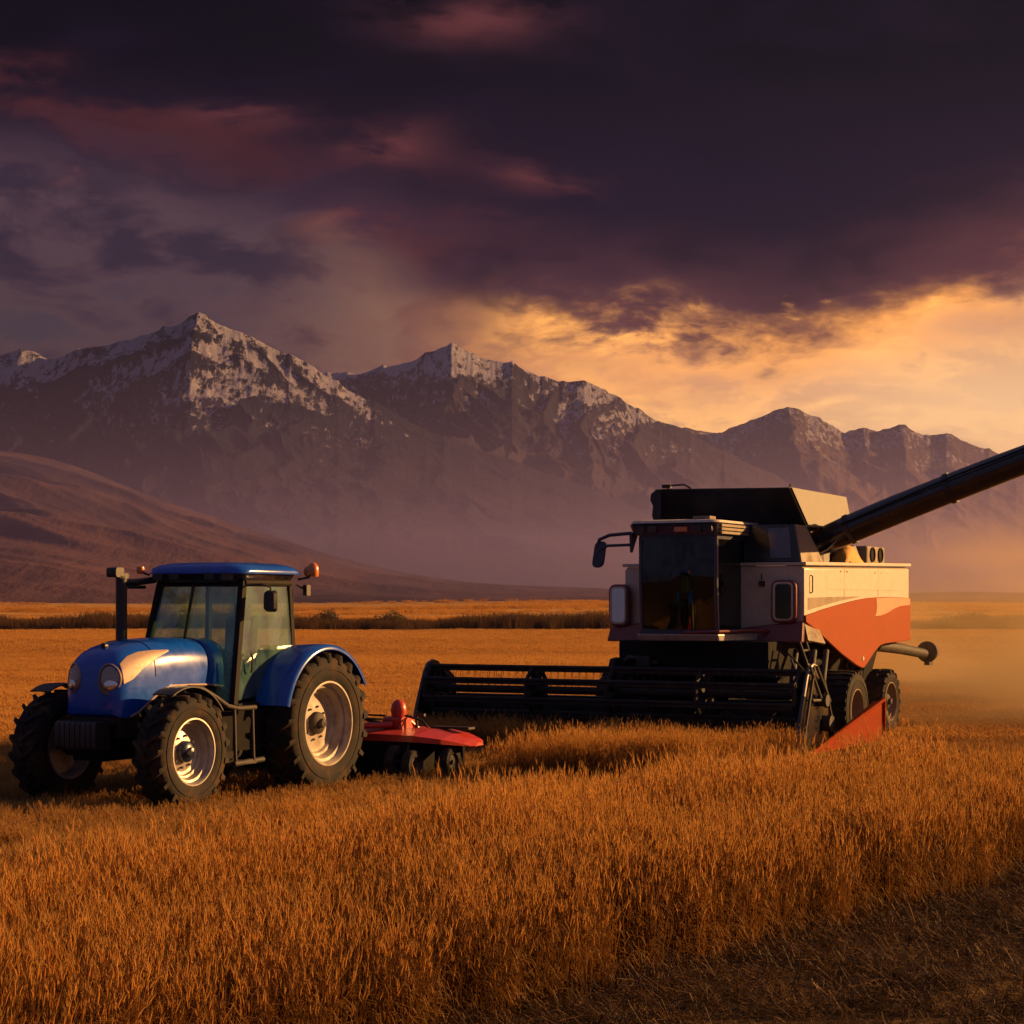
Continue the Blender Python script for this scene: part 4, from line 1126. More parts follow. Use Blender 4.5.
M['grain'] = simple_mat('grain_yellow', (.62, .33, .05), .7, dirt=.2, scale=12, bump=.6)
M['mirror'] = simple_mat('mirror_face', (.62, .60, .56), .12, metal=.9, dirt=.12)
M['steel'] = simple_mat('scuffed_steel', (.30, .27, .24), .42, metal=.7, dirt=.55, scale=5)

def combine():
    t = empty('combine_harvester', (CO_O[0], CO_O[1], 0), -(R(90) + CO_H))
    tag(t, 'white and orange-red combine harvester with a wide black header and raised unloading pipe', 'harvester')
    # --- body shell with a rolled top edge, louvres pressed into the flank
    sec = [(-1.76, 2.10), (-1.76, 3.40), (-1.70, 3.47), (1.90, 3.47), (1.985, 3.41), (1.985, 2.08), (1.90, 2.0), (-1.68, 2.0)]
    b = MB().loft([[(x, y * (1 - .0 * k), z + (.09 if z > 3 else -.06) * k / 4) for y, z in sec] for k, x in enumerate((0, -1.7, -3.4, -5.1, -6.75))]).build('body', M['white'], t, 35, .012)
    tr = MB()
    tr.hexa([(-6.78, 1.93, 3.565), (.03, 1.93, 3.475), (.03, 2.03, 3.475), (-6.78, 2.03, 3.565), (-6.78, 1.93, 3.63), (.03, 1.93, 3.54), (.03, 2.03, 3.54), (-6.78, 2.03, 3.63)])
    tr.box(-.03, .035, -1.80, 1.93, 3.475, 3.535)
    tr.build('top_rail', M['white'], t, None, .01)
    rings = []
    for k in range(89):                      # one pressed sheet of shallow louvres
        x = -1.3 - k * .055; dpt = (.002, .007, .011, .003)[k % 4]
        rings.append([(x, 1.986 + dpt, 3.03), (x, 1.986 + dpt, 3.34 + .001 * k), (x, 1.975, 3.34 + .001 * k), (x, 1.975, 3.03)])
    MB().loft(rings).build('louvre_panel', M['white'], b, 20)
    for x, z0 in ((-2.35, 2.80), (-4.55, 2.90)):
        MB().box(x - .005, x + .005, 1.984, 1.989, z0, 3.44).build('panel_seam', M['shade'], b, None)
    for x in (-2.15, -2.55, -4.35, -4.75):
        MB().box(x - .05, x + .05, 1.984, 1.998, 3.375, 3.41).build('hinge', M['steel'], b, None, .003)
    MB().sweep([(-.35, 1.985, 2.95), (-.35, 2.03, 2.97), (-.35, 2.03, 3.27), (-.35, 1.985, 3.29)], .014, 8).build('grab_handle', M['black'], b, 40)
    # shaped lower flank, one on each side
    top = [(.02, 2.52), (-.5, 2.575), (-1.0, 2.635), (-1.55, 2.69), (-2.05, 2.735), (-2.6, 2.785), (-3.1, 2.825), (-3.6, 2.855), (-4.1, 2.875), (-5.0, 2.89), (-6.0, 2.885), (-6.74, 2.87)]
    bot = [(-6.74, 1.95), (-5.8, 1.92), (-5.0, 1.905), (-4.6, 1.87), (-4.25, 1.76), (-3.75, 1.53), (-3.50, 1.43), (-3.36, 1.43), (-3.0, 1.50), (-2.1, 1.74), (-1.2, 2.03), (-.45, 2.27), (-.1, 2.36), (.02, 2.40)]
    for y0, y1, ins in ((1.975, 2.03, 1), (-1.80, -1.75, 0)):
        p = MB().prism(top + bot, 'y', y0, y1).build('side_panel', M['orange'], t, 20, .015)
        if ins:
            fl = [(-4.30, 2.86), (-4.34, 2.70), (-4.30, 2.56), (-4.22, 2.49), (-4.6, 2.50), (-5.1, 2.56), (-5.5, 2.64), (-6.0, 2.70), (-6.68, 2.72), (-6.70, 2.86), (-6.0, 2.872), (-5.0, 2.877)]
            MB().prism(fl, 'y', 2.025, 2.034).build('reflection_patch', M['salmon'], p, 20)  # pale patch paints a reflection onto the orange panel
            MB().prism([(-.2, 2.86), (-.2, 2.62), (-1.0, 2.70), (-2.05, 2.80), (-3.3, 2.885), (-3.3, 2.90)], 'y', 1.98, 1.99).build('pale_stripe', M['beige'], p, 20)
            MB().lathe([(0, .05), (.012, .045), (.014, .01)], (-3.42, 2.03, 1.62), 'y', 12).build('bolt', M['silver'], p, 40)
    # folded panel behind the front corner, catching the light
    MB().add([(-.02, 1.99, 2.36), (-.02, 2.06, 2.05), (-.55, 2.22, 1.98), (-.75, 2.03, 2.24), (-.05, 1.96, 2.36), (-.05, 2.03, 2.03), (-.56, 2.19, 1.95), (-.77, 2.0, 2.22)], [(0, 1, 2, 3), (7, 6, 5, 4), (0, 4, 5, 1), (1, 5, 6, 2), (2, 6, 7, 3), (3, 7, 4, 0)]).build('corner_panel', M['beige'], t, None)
    # front fairing, sill and rounded marker mirrors
    MB().hexa([(-.3, -2.06, 2.0), (.22, -2.06, 2.0), (.36, -.92, 2.02), (-.3, -.92, 2.02), (-.3, -2.04, 2.30), (.12, -2.03, 2.28), (.24, -.92, 2.42), (-.3, -.92, 2.42)]).build('front_fairing', M['maroon'], t, None, .03)
    MB().hexa([(-.05, .80, 2.02), (.34, .80, 2.02), (.16, 2.0, 2.0), (-.05, 2.0, 2.0), (-.05, .80, 2.30), (.26, .80, 2.27), (.06, 1.985, 2.42), (-.05, 1.985, 2.42)]).build('front_fairing', M['maroon'], t, None, .03)
    pf = MB().hexa([(.05, -.90, 2.04), (1.36, -.86, 2.04), (1.36, .80, 2.04), (.05, 1.2, 2.04), (.05, -.90, 2.17), (1.42, -.86, 2.17), (1.42, .80, 2.17), (.05, 1.2, 2.17)])
    pf.build('cab_sill', M['silver'], t, None, .02)
    MB().sweep([(1.38, .1, 2.20), (1.36, .80, 2.22), (.7, 1.1, 2.23), (.2, 1.35, 2.22)], .035, 8).build('sill_rail', M['maroon'], t, 40)
    for y0, y1, z0, z1, x in ((1.38, 1.88, 2.38, 3.20, .16), (-2.02, -1.57, 2.30, 3.13, .20)):
        h = MB().loft([[(x - .10, y, z) for y, z in rounded(y0, y1, z0, z1, .14)], [(x, y, z) for y, z in rounded(y0, y1, z0, z1, .14)], [(x + .02, y, z) for y, z in rounded(y0 + .02, y1 - .02, z0 + .02, z1 - .02, .12)]]).sweep([(x - .2, (y0 + y1) / 2, z0 + .2), (x - .05, (y0 + y1) / 2, z0 + .2)], .03, 8).build('marker_mirror', M['maroon'], t, 40)
        MB().loft([[(x + .012, y, z) for y, z in rounded(y0 + .04, y1 - .05, z0 + .04, z1 - .04, .10)], [(x + .05, y, z) for y, z in rounded(y0 + .05, y1 - .06, z0 + .05, z1 - .05, .09)]]).build('frame', M['white'], h, 40)
        MB().loft([[(x + .048, y, z) for y, z in rounded(y0 + .10, y1 - .08, z0 + .08, z1 - .08, .07)], [(x + .058, y, z) for y, z in rounded(y0 + .10, y1 - .08, z0 + .08, z1 - .08, .07)]]).build('mirror_glass', M['mirror'] if y0 < 0 else M['glassback'], h, 40)
    MB().box(.0, .05, 1.08, 1.20, 3.08, 3.18).sweep([(.03, 1.14, 3.2), (.05, 1.14, 3.32)], .012, 6).build('door_catch', M['black'], t, None, .01)
    # --- cab
    y0, y1, xf, xb = -.84, .70, 1.20, -.72
    zb, zt = 2.22, 4.02
    fr = MB()
    def post(p, q, r_): fr.sweep([p, ((p[0] + q[0]) / 2 + .03, (p[1] + q[1]) / 2, (p[2] + q[2]) / 2), q], r_, 8)
    for y in (y0, y1): post((xf, y, zb), (xf + .06, y, zt), .045)
    for y in (y0, y1): post((xb, y, zb), (xb, y, zt), .05)
    for y in (y0, y1): fr.box(xb, xf, y - .04, y + .04, zb - .06, zb + .04); fr.box(xb, xf + .05, y - .04, y + .04, zt - .06, zt + .03)
    fr.box(xf - .04, xf + .05, y0, y1, zb - .06, zb + .05); fr.box(xf, xf + .09, y0, y1, zt - .06, zt + .03)
    fr.box(xb - .05, xb, y0, y1, zb, zt)
    fr.box(xb - .02, xb + .03, y0 + .05, y1 - .05, zb, zt - .1)
    fr.build('cab_frame', M['navy'], t, 40)
    # windscreen bulges a little towards the front
    V, F = [], []
    for j in range(7):
        for i in range(11):
            a, c = i / 10, j / 6
            V.append((xf + .02 + .06 * c + .09 * math.sin(math.pi * a) + .03 * math.sin(math.pi * c), y0 + .04 + (y1 - y0 - .08) * a, zb + .04 + (zt - zb - .08) * c))
    for j in range(6):
        for i in range(10): F.append((j * 11 + i, j * 11 + i + 1, (j + 1) * 11 + i + 1, (j + 1) * 11 + i))
    n = len(V); V += [(x - .012, y, z) for x, y, z in V]; F += [tuple(n + k for k in f[::-1]) for f in F]
    MB().add(V, F).build('windshield', M['glassdark'], t, 60)
    for y, sg in ((y1, 1), (y0, -1)):
        d = MB().box(xb + .05, xf - .04, y - .006, y + .006, zb + .05, zt - .06).build('cab_door', M['glassdark'], t, None)
        MB().sweep([(.95, y + sg * .03, 2.9), (.95, y + sg * .06, 2.95), (.95, y + sg * .06, 3.25), (.95, y + sg * .03, 3.3)], .016, 6).build('handle', M['black'], d, 40)
    MB().box(-.6, 1.15, y0 + .05, y1 - .05, 2.2, 2.26).build('cab_floor', M['black'], t, None)
    se = MB().prism(rounded(-.1, .42, 2.75, 2.92, .07), 'y', -.33, .22).prism([(-.22, 2.9), (-.05, 2.9), (-.12, 3.6), (-.28, 3.6)], 'y', -.32, .21).prism(rounded(-.28, -.16, 3.62, 3.85, .04, 3), 'y', -.2, .09).box(0, .35, -.2, .1, 2.26, 2.75)
    se.build('seat', M['seat'], t, 40, .02)
    sw = MB()
    cW = Vector((.72, -.06, 3.02)); ax = Vector((-.5, 0, .86)).normalized(); e1 = Vector((0, 1, 0)); e2 = ax.cross(e1)
    sw.sweep([cW + (e1 * math.cos(2 * math.pi * k / 24) + e2 * math.sin(2 * math.pi * k / 24)) * .2 for k in range(25)], .017, 8, False)
    sw.sweep([cW - e1 * .2, cW, cW + e1 * .2], .014, 6).sweep([cW, (.88, -.06, 2.26)], .04, 8)
    sw.build('steering_wheel', M['black'], t, 40)
    MB().box(.15, .6, .28, .48, 2.26, 3.0).prism(rounded(.32, .50, 3.05, 3.3, .03, 3), 'y', .42, .46).build('control_console', M['black'], t, None, .02)
    # roof: deep visor fascia, pale cap
    rf = MB().loft([[(x, y, z) for x, y in rounded(-.80, 1.42, -.98, .76, .14)] for z in (4.04, 4.07)] + [[(x, y, 4.24) for x, y in rounded(-.82, 1.50, -1.02, .80, .16)], [(x, y, 4.27) for x, y in rounded(-.80, 1.46, -.98, .77, .16)]]).build('roof_visor', M['navy'], t, 40)
    MB().loft([[(x, y, 4.268) for x, y in rounded(-.84, 1.50, -1.0, .82, .16)], [(x, y, 4.315) for x, y in rounded(-.82, 1.46, -.98, .80, .18)], [(x, y, 4.35) for x, y in rounded(-.5, 1.1, -.7, .5, .18)]]).build('roof_cap', M['white'], t, 40)
    MB().prism(rounded(-.04, .22, 4.10, 4.19, .02, 3), 'x', 1.44, 1.53).build('marker_lamp', M['amber'], rf, 40)
    for y in (-.75, -.5, .42, .62): MB().prism(rounded(y - .09, y + .09, 4.09, 4.21, .03, 3), 'x', 1.43, 1.51).build('work_lamp', M['black'], rf, 40)
    MB().box(.9, 1.2, .2, .55, 4.34, 4.40).build('aerial_box', M['beige'], rf, None, .01)
    # sunlit side slats above the door
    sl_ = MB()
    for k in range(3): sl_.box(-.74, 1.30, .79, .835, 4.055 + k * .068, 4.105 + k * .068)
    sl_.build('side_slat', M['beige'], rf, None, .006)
    MB().prism([(1.15, 4.10), (1.45, 4.10), (1.42, 3.72), (1.30, 3.9)], 'y', -1.0, -.94).build('visor_bracket', M['navy'], rf, 40)
    mr = MB().sweep([(1.40, -.98, 4.09), (1.38, -1.45, 4.06), (1.35, -1.68, 3.98), (1.34, -1.72, 3.86)], .034, 8).sweep([(1.36, -.96, 3.87), (1.36, -1.5, 3.86), (1.34, -1.70, 3.76)], .028, 8).build('mirror_arm', M['navy'], t, 50)
    MB().loft([[(1.28, y, z) for y, z in [(a - .16 * (3.9 - c), c) for a, c in rounded(-1.77, -1.55, 3.44, 3.95, .10)]], [(1.36, y, z) for y, z in [(a - .16 * (3.9 - c), c) for a, c in rounded(-1.77, -1.55, 3.44, 3.95, .10)]]]).build('mirror', M['navy'], mr, 40)
    # --- shroud beside the cab and its sloping light side sheet
    MB().hexa([(-1.0, .74, 3.54), (-.04, .74, 3.54), (-.04, 1.90, 3.54), (-1.0, 1.93, 3.54), (-1.0, .74, 4.30), (-.10, .74, 4.28), (-.10, 1.78, 4.26), (-.8, 1.80, 4.26)]).build('shroud', M['blackgloss'], t, None, .015)
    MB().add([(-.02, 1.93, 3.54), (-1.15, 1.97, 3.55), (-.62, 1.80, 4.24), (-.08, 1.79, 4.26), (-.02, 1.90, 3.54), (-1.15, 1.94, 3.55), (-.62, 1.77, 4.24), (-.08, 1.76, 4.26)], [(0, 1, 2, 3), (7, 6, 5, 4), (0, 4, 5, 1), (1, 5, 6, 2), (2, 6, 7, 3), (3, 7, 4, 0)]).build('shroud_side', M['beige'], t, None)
    MB().hexa([(-.06, 1.30, 3.62), (-.025, 1.30, 3.62), (-.025, 1.72, 3.62), (-.06, 1.72, 3.62), (-.11, 1.22, 4.20), (-.075, 1.22, 4.20), (-.075, 1.66, 4.20), (-.11, 1.66, 4.20)]).build('shroud_window', M['mirrordark'], t, None, .004)
    # --- grain tank extension
    FLb, FRb, FLt, FRt = (-.95, 1.72, 4.24), (-.95, -1.34, 4.30), (-.50, 1.52, 5.0), (-.50, -1.30, 5.03)
    BLb, BRb, BLt, BRt = (-3.6, 1.72, 4.24), (-3.6, -1.34, 4.30), (-3.78, 1.52, 4.97), (-3.78, -1.30, 5.0)
    ft = MB()
    def plate(q, th=.04):
        a, b_, c, d = [Vector(p) for p in q]; nn = (b_ - a).cross(d - a).normalized() * th
        return [tuple(p) for p in (a, b_, c, d)] + [tuple(p + nn) for p in (a, b_, c, d)]
    ft.hexa(plate((FRb, FLb, FLt, (-.50, -1.22, 5.04)))).build('tank_front', M['black'], t, None, .01)
    pr = MB()
    pr.prism([(-1.32, 4.3), (-1.2, 4.3), (-1.2, 5.03), (-1.30, 5.03), (-1.42, 4.95), (-1.44, 4.82), (-1.38, 4.70), (-1.40, 4.5)], 'x', -.62, -.50)
    pr.build('tank_corner', M['black'], t, None, .01)
    L = lambda p, q, f: tuple(Vector(p).lerp(Vector(q), f))
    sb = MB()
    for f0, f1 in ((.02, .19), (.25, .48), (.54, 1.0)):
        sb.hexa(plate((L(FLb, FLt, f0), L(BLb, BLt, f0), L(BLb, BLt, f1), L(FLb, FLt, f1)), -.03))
    sb.build('tank_side', M['beige'], t, None, .006)  # sun side of the black tank, the light put in as beige
    MB().hexa(plate((L(FLb, FLt, .0), L(BLb, BLt, .0), L(BLb, BLt, .98), L(FLb, FLt, .98)), .03)).hexa(plate((FRb, BRb, BRt, FRt), -.03)).hexa(plate((BLb, BRb, BRt, BLt), -.03)).build('tank_lining', M['black'], t, None)
    gm = MB()
    nx, ny = 14, 12
    V = [(-.8 - 2.8 * i / nx, -1.25 + 2.85 * j / ny, 4.45 + .35 * math.exp(-((i / nx - .5) ** 2 + (j / ny - .5) ** 2) * 9) + random.uniform(-.015, .015)) for i in range(nx + 1) for j in range(ny + 1)]
    F = [(i * (ny + 1) + j, (i + 1) * (ny + 1) + j, (i + 1) * (ny + 1) + j + 1, i * (ny + 1) + j + 1) for i in range(nx) for j in range(ny)]
    gm.add(V, F).build('grain_heap', M['grain'], t, 60)
    MB().sweep([(-.5, -1.05, 5.03), (-.5, -1.04, 5.10), (-.5, -.70, 5.11), (-.5, -.55, 5.03)], .018, 6).box(-.55, -.45, -1.16, -.98, 5.05, 5.12).build('grab_rail', M['black'], t, 40)
    MB().sweep([(-.62, 1.48, 4.98), (-.62, 1.48, 5.07)], .02, 6).build('rim_pin', M['black'], t, 40)
    # --- unloading pipe
    pts = [(-1.75, 1.45, 3.86), (-1.8, 1.75, 4.0), (-1.8, 2.3, 4.22), (-1.8, 3.2, 4.57), (-1.8, 4.3, 4.97), (-1.8, 5.4, 5.36), (-1.8, 6.6, 5.76), (-1.8, 7.8, 6.14)]
    up = MB().sweep(pts, [.22, .27, .285, .285, .28, .275, .27, .265], 28)
    up = up.build('unloading_pipe', M['blackgloss'], t, 50)
    cl = MB()
    for p, q in ((pts[2], pts[3]), (pts[4], pts[5])):
        d = (Vector(q) - Vector(p)).normalized()
        cl.sweep([Vector(p) - d * .05, Vector(p) + d * .05], .305, 28)
        cl.build('collar', M['black'], up, 40); cl = MB()
    MB().sweep([(-1.5, 2.2, 4.3), (-1.5, 4.5, 5.2), (-1.52, 6.5, 5.9)], .016, 6).build('hydraulic_line', M['shade'], up, 50)
    MB().hexa([(-1.62, 1.72, 3.72), (-1.50, 1.72, 3.72), (-1.50, 1.90, 3.80), (-1.62, 1.90, 3.80), (-1.62, 1.98, 3.86), (-1.50, 1.98, 3.86), (-1.50, 2.10, 3.98), (-1.62, 2.10, 3.98)]).build('pipe_latch', M['cream'], up, None, .01)
    MB().sweep([(-1.75, 1.45, 3.4), (-1.75, 1.45, 3.95)], .30, 24).build('pipe_turret', M['black'], t, 40)
    # --- engine deck behind the pipe
    MB().hexa([(-4.9, .2, 3.55), (-2.2, .2, 3.55), (-2.2, 1.55, 3.55), (-4.9, 1.55, 3.58), (-4.7, .3, 4.02), (-2.4, .3, 3.86), (-2.4, 1.45, 3.82), (-4.7, 1.45, 4.0)]).build('engine_hood', M['black'], t, None, .03)
    MB().box(-6.2, -4.95, .6, 1.62, 3.58, 3.98).build('air_box', M['beige'], t, None, .04)
    for y, x in ((1.64, -5.3), (1.64, -5.85)): MB().lathe([(0, .16), (.02, .16), (.02, .13), (-.005, .125), (-.005, .01)], (x, y - .012, 3.80), 'y', 24).build('intake_port', M['shade'], t, 40)
    n = 12
    V = [(-3.45 + .55 * (i / n * 2 - 1), 1.66 + .2 * (j / n * 2 - 1), 3.60 + .36 * max(0, 1 - (i / n * 2 - 1) ** 2) * max(0, 1 - (j / n * 2 - 1) ** 2) ** .5 + random.uniform(-.025, .025)) for i in range(n + 1) for j in range(n + 1)]
    MB().add(V, [(i * (n + 1) + j, (i + 1) * (n + 1) + j, (i + 1) * (n + 1) + j + 1, i * (n + 1) + j + 1) for i in range(n) for j in range(n)]).build('spilled_grain', M['grain'], t, 60)
    MB().sweep([(-2.4, 1.0, 4.1), (-4.3, 1.0, 4.16)], .05, 8).box(-4.3, -3.3, .75, 1.3, 4.10, 4.15).build('deck_rail', M['beige'], t, 40)
    # --- chassis, axles, feeder house
    ch = MB().box(-6.2, -.25, -1.45, 1.35, 1.15, 2.02).box(-.6, .95, -1.45, 1.62, 1.35, 2.03)
    ch.sweep([(-.80, -2.0, .72), (-.80, 2.2, .72)], .16, 14).box(-1.05, -.55, -1.5, 1.5, .6, 1.2)
    ch.sweep([(-5.0, -1.7, .67), (-5.0, 1.75, .67)], .11, 12).box(-5.2, -4.8, -.9, .9, .6, 1.2)
    ch.hexa([(-4.7, 1.3, 1.1), (-4.2, 1.3, 1.1), (-4.2, 1.75, 1.1), (-4.7, 1.75, 1.1), (-5.3, 1.3, 1.95), (-4.5, 1.3, 1.95), (-4.5, 1.8, 1.95), (-5.3, 1.8, 1.95)])
    ch.box(-4.6, -4.0, 1.2, 1.75, .95, 1.35).sweep([(-4.9, 1.55, 1.42), (-4.2, 1.6, 1.45)], .16, 12).sweep([(-3.3, 1.5, 1.2), (-2.2, 1.6, 1.0)], .12, 10).sweep([(-2.6, 1.55, 1.65), (-1.0, 1.7, 1.55)], .09, 10)
    ch.build('chassis', M['shade'], t, 35, .015)
    MB().hexa([(-.9, -.85, .75), (1.0, -.85, .22), (1.0, .85, .22), (-.9, .85, .75), (-.9, -.85, 1.75), (1.0, -.85, 1.05), (1.0, .85, 1.05), (-.9, .85, 1.75)]).build('feeder_house', M['shade'], t, None, .02)
    for sg in (1, -1):
        make_wheel(t, (-.80, sg * 2.40 if sg > 0 else -2.1, .72), .74, .38, .80, sg, M['rimdust'], M['castiron'], 26, .035, .16, .1, 'block')
        make_wheel(t, (-5.0, sg * 1.93, .68), .68, .40, .44, sg, M['rimdust'], M['castiron'], 18, .05, .17, .0)
    # ladder, lift rams and hoses by the left front wheel
    ld = MB()
    for dx in (0, .34): ld.sweep([(.30 - dx, 2.00, 2.02), (.42 - dx, 2.36, 1.15), (.46 - dx, 2.40, .95)], .030, 8)
    for k in range(4): 
        f = k / 3.4 + .1; ld.sweep([(.31 + .12 * f, 2.02 + .36 * f, 1.95 - .9 * f), (-.03 + .12 * f, 2.02 + .36 * f, 1.95 - .9 * f)], .024, 6)
    ld.build('ladder', M['castiron'], t, 40)
    rm = MB()
    for y, x0 in ((2.15, .10), (1.75, .0), (2.32, -.10)):
        rm.sweep([(x0 - .2, y, 1.85), (x0 + .35, y + .12, 1.25)], .055, 10).sweep([(x0 + .30, y + .11, 1.30), (x0 + .85, y + .22, .70)], .032, 8)
    rm.sweep([(.75, 2.0, 1.7), (1.0, 2.2, 1.45), (.95, 2.45, .95), (1.05, 2.5, .6)], .025, 8).sweep([(.6, 1.9, 1.8), (.9, 2.3, 1.5), (1.0, 2.35, 1.1)], .02, 8)
    rm.build('lift_ram', M['castiron'], t, 40)
    # tailings arm sticking out at the back
    ar = MB().sweep([(-5.3, 1.7, 1.86), (-6.6, 1.85, 1.76), (-8.1, 1.95, 1.62)], [.13, .12, .11], 12).build('tail_arm', M['castiron'], t, 40)
    MB().lathe([(-.30, .02), (-.28, .12), (-.1, .20), (.10, .24), (.16, .24), (.18, .2), (.14, .02)], (-8.35, 1.97, 1.66), 'x', 20).box(-8.45, -8.15, 1.92, 2.04, 1.36, 1.56).build('tail_lamp', M['castiron'], ar, 40)

    # --- header
    HL, HR = 2.72, -5.22
    hb = MB()
    hb.prism([(.92, .20), (1.02, .14), (2.25, .12), (2.25, .155), (1.10, .20), (1.0, .34), (.98, .86), (.88, .90), (.86, .3)], 'y', HR, HL)
    hb.box(.80, .95, HR, HL, .80, .94)
    hb.sweep([(.87, HR, .35), (.87, HL, .35)], .07, 8)
    h = hb.build('header', M['black'], t, 30, .01)
    ep = [(2.40, .10), (2.46, .30), (2.30, .72), (2.14, 1.08), (1.98, 1.42), (1.84, 1.58), (1.66, 1.64), (1.46, 1.60), (1.24, 1.40), (1.02, 1.12), (.84, .95), (.82, .15), (1.0, .08)]
    for y in (HL, HR): MB().prism(ep, 'y', y - .035, y + .035).build('end_plate', M['blackgloss'], h, 25, .012)
    # rubbed edges of the left end plate
    MB().sweep([(x, HL + .03, z) for x, z in ep[3:10]], .025, 6).build('end_trim', M['steel'], h, 40)
    kn = MB().box(2.22, 2.36, HR, HL, .10, .14)
    k = HR
    while k < HL - .05:
        kn.add([(2.36, k, .105), (2.36, k + .07, .105), (2.47, k + .035, .112), (2.36, k, .135), (2.36, k + .07, .135), (2.47, k + .035, .128)], [(0, 1, 2), (5, 4, 3), (0, 3, 4, 1), (1, 4, 5, 2), (2, 5, 3, 0)]); k += .0762 * 1.3
    kn.build('cutter_bar', M['steel'], h, None)
    au = MB().sweep([(1.38, HR + .05, .46), (1.38, HL - .05, .46)], .17, 20)
    V, F = [], []
    N = 420
    for i in range(N + 1):
        y = HR + .1 + (HL - HR - .2) * i / N; a = (y - (HR + HL) / 2); a = 2 * math.pi * abs(a) / .52
        for r_ in (.16, .30): V.append((1.38 + r_ * math.cos(a), y, .46 + r_ * math.sin(a)))
    F = [(2 * i, 2 * i + 1, 2 * i + 3, 2 * i + 2) for i in range(N)]
    au.add(V, F)
    au.build('auger', M['castiron'], h, 50)
    # reel: centre tube, spiders and eight tined bats
    cx, cz, rr = 1.78, 1.08, .47
    MB().sweep([(cx, HR + .1, cz), (cx, HL - .1, cz)], .075, 16).build('reel_tube', M['reel'], h, 50)
    angs = [70 + 45 * k for k in range(8)]
    for a in angs:
        ca, sa = math.cos(R(a)), math.sin(R(a)); x, z = cx + rr * ca, cz + rr * sa
        bt = MB().sweep([(x, HR + .12, z), (x, HL - .12, z)], .040, 8)
        bt.hexa([(x - .012, HR + .15, z - .085), (x + .012, HR + .15, z - .085), (x + .012, HL - .15, z - .085), (x - .012, HL - .15, z - .085), (x - .012, HR + .15, z), (x + .012, HR + .15, z), (x + .012, HL - .15, z), (x - .012, HL - .15, z)])
        y = HR + .2
        while y < HL - .2:
            bt.add([(x, y - .006, z - .08), (x, y + .006, z - .08), (x + .05, y, z - .30)], [(0, 1, 2)]); y += .152
        bt.build('reel_bat', M['reel'], h, 40)
    for y in (HR + .14, -2.83, -1.12, .68, HL - .14):
        sp = MB()
        for a in angs:
            ca, sa = math.cos(R(a)), math.sin(R(a)); px, pz = -sa, ca
            q = [(cx + .05 * px + .06 * ca, cz + .05 * pz + .06 * sa), (cx + .035 * px + rr * ca, cz + .035 * pz + rr * sa), (cx - .035 * px + rr * ca, cz - .035 * pz + rr * sa), (cx - .05 * px + .06 * ca, cz - .05 * pz + .06 * sa)]
            sp.prism(q, 'y', y - .045, y + .045)
        for i in range(8):
            p0, p1 = [(cx + rr * .97 * math.cos(R(a)), y, cz + rr * .97 * math.sin(R(a))) for a in (angs[i], angs[(i + 1) % 8])]
            sp.sweep([p0, p1], .045, 6)
        sp.build('reel_spider', M['reel'], h, 40)
    # reel arms reach forward from the back beam; the middle one humps highest
    for y, hz in ((HR + .05, 1.50), (-1.28, 1.72), (HL - .05, 1.56)):
        ra = MB().prism([(.82, 1.00), (.95, 1.30), (1.20, hz - .06), (1.42, hz), (1.62, hz - .03), (1.86, 1.22), (1.90, 1.02), (1.78, .95), (1.68, 1.05), (1.52, hz - .20), (1.36, hz - .16), (1.15, 1.28), (1.02, 1.0)], 'y', y - .055, y + .055)
        ra.sweep([(.95, y + .1, .85), (1.35, y + .1, hz - .2)], .04, 8)
        ra.build('reel_arm', M['reel'], h, 30, .012)
    MB().sweep([(1.0, -1.9, 1.15), (1.1, -1.15, 1.72), (1.0, -.6, 1.60)], .05, 8).box(.9, 1.15, -1.0, -.72, 1.55, 1.74).build('hose_bundle', M['black'], h, 40)
    st_ = MB()
    for p, q in (((1.95, 2.80, 1.60), (1.45, 2.84, .98)), ((1.60, 2.80, 1.60), (1.05, 2.86, .95)), ((1.85, 2.80, 1.0), (1.15, 2.86, .98)), ((1.75, 2.80, 1.55), (2.30, 2.80, .30)), ((1.30, 2.82, 1.40), (.9, 2.9, .35))): st_.sweep([p, q], .030, 8)
    st_.sweep([(1.35, 2.76, .98), (1.35, 2.92, .98)], .11, 14).sweep([(1.05, 2.76, .55), (1.05, 2.90, .55)], .15, 16)
    st_.build('drive_strut', M['castiron'], h, 40)
    # crop dividers: an orange wedge on the left, a short black one on the right
    dv = MB().add([(1.95, 2.80, .05), (.02, 3.56, .96), (.02, 3.56, .24), (.12, 3.38, .93), (.12, 3.36, .23)], [(0, 2, 1), (0, 1, 3), (0, 3, 4), (0, 4, 2), (1, 2, 4, 3)]).build('crop_divider', M['divider'], h, None, .012)
    MB().sweep([(1.97, 2.81, .05), (.9, 3.24, .57), (.02, 3.57, .97)], [.02, .035, .035], 8).sweep([(1.97, 2.81, .04), (.02, 3.58, .23)], [.02, .03], 8).sweep([(.02, 3.57, .97), (.02, 3.57, .23)], .022, 8).build('edge_roll', M['divider'], dv, 40)
    MB().add([(2.75, HR, .08), (1.6, HR - .10, .62), (1.6, HR - .10, .12), (1.6, HR + .06, .60), (1.6, HR + .06, .12)], [(0, 2, 1), (0, 1, 3), (0, 3, 4), (0, 4, 2), (1, 2, 4, 3)]).build('crop_divider', M['black'], h, None, .01)
    return t
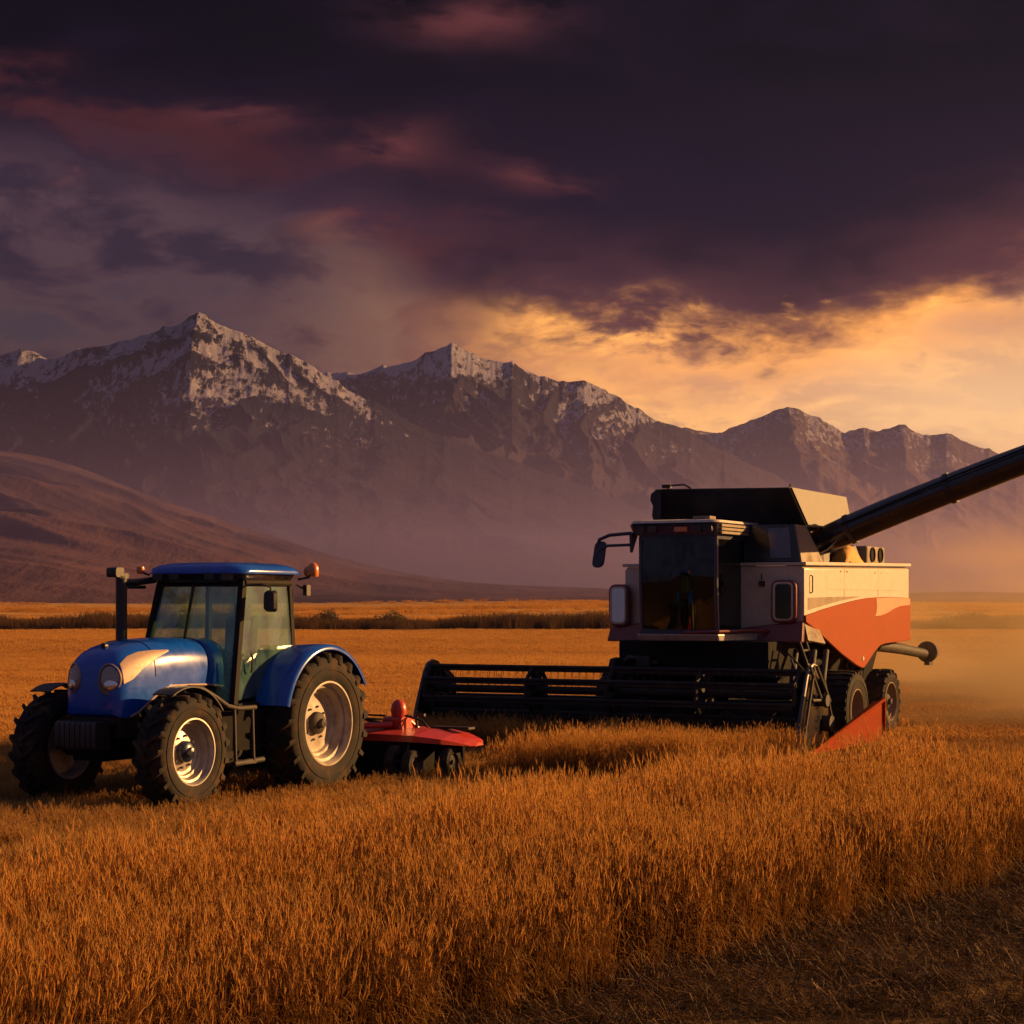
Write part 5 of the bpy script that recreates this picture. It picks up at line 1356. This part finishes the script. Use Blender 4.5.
M['glassback'] = simple_mat('dark_mirror', (.05, .05, .055), .10, metal=.6, dirt=.15)
M['mirrordark'] = simple_mat('grey_gloss_panel', (.10, .10, .125), .16, metal=.5, coat=.5, dirt=.15)
combine()

# ------------------------------------------------------------------ dust thrown up behind and beside the harvester
def dust():
    m = bpy.data.materials.new('harvest_dust'); m.use_nodes = True
    m.node_tree.nodes.clear(); nt = NT(m.node_tree)
    out = nt.node('ShaderNodeOutputMaterial')
    tc = nt.node('ShaderNodeTexCoord').outputs['Generated']
    sep = nt.node('ShaderNodeSeparateXYZ', i_Vector=tc)
    gx, gy, gz = (EX(nt, sep.outputs[i]) for i in range(3))
    pos = nt.node('ShaderNodeNewGeometry').outputs['Position']
    n = nt.noise(nt.scalev(pos, (.16, .12, .45)), 1, 3, .55)
    side = nt.smooth(gx, .0, .45) * nt.smooth(gx, 1.0, .6) * nt.smooth(gy, .0, .3) * nt.smooth(gy, 1.0, .6)
    h = (1.0 - gz).clamp()
    den = side * (h ** 2.6) * nt.smooth(n, .36, .66) * DUST_D
    v = nt.node('ShaderNodeVolumePrincipled', i_Color=(1.0, .72, .36), i_Density=den, i_Anisotropy=.15)
    nt.l.new(v.outputs[0], out.inputs['Volume'])
    o = MB().box(3.0, 34, 36.5, 80, .05, 7.0).build('dust', m, None, None)
    o.display_type = 'WIRE'
    tag(o, 'golden dust drifting over the stubble behind the harvester', 'dust', None, 'stuff')
DUST_D = .36
dust()
# ------------------------------------------------------------------ render settings
SC.view_settings.view_transform = 'Standard'
SC.view_settings.look = 'None'
SC.view_settings.exposure = 0.85
SC.view_settings.gamma = 1.0
SC.view_settings.use_curve_mapping = False
cy = SC.cycles
cy.use_denoising = True
cy.max_bounces = 6; cy.diffuse_bounces = 2; cy.glossy_bounces = 3; cy.transmission_bounces = 6; cy.transparent_max_bounces = 12; cy.volume_bounces = 0
cy.use_adaptive_sampling = True; cy.adaptive_threshold = .02
cy.caustics_reflective = False; cy.caustics_refractive = False
cy.volume_step_rate = 2.0
cy.volume_max_steps = 64
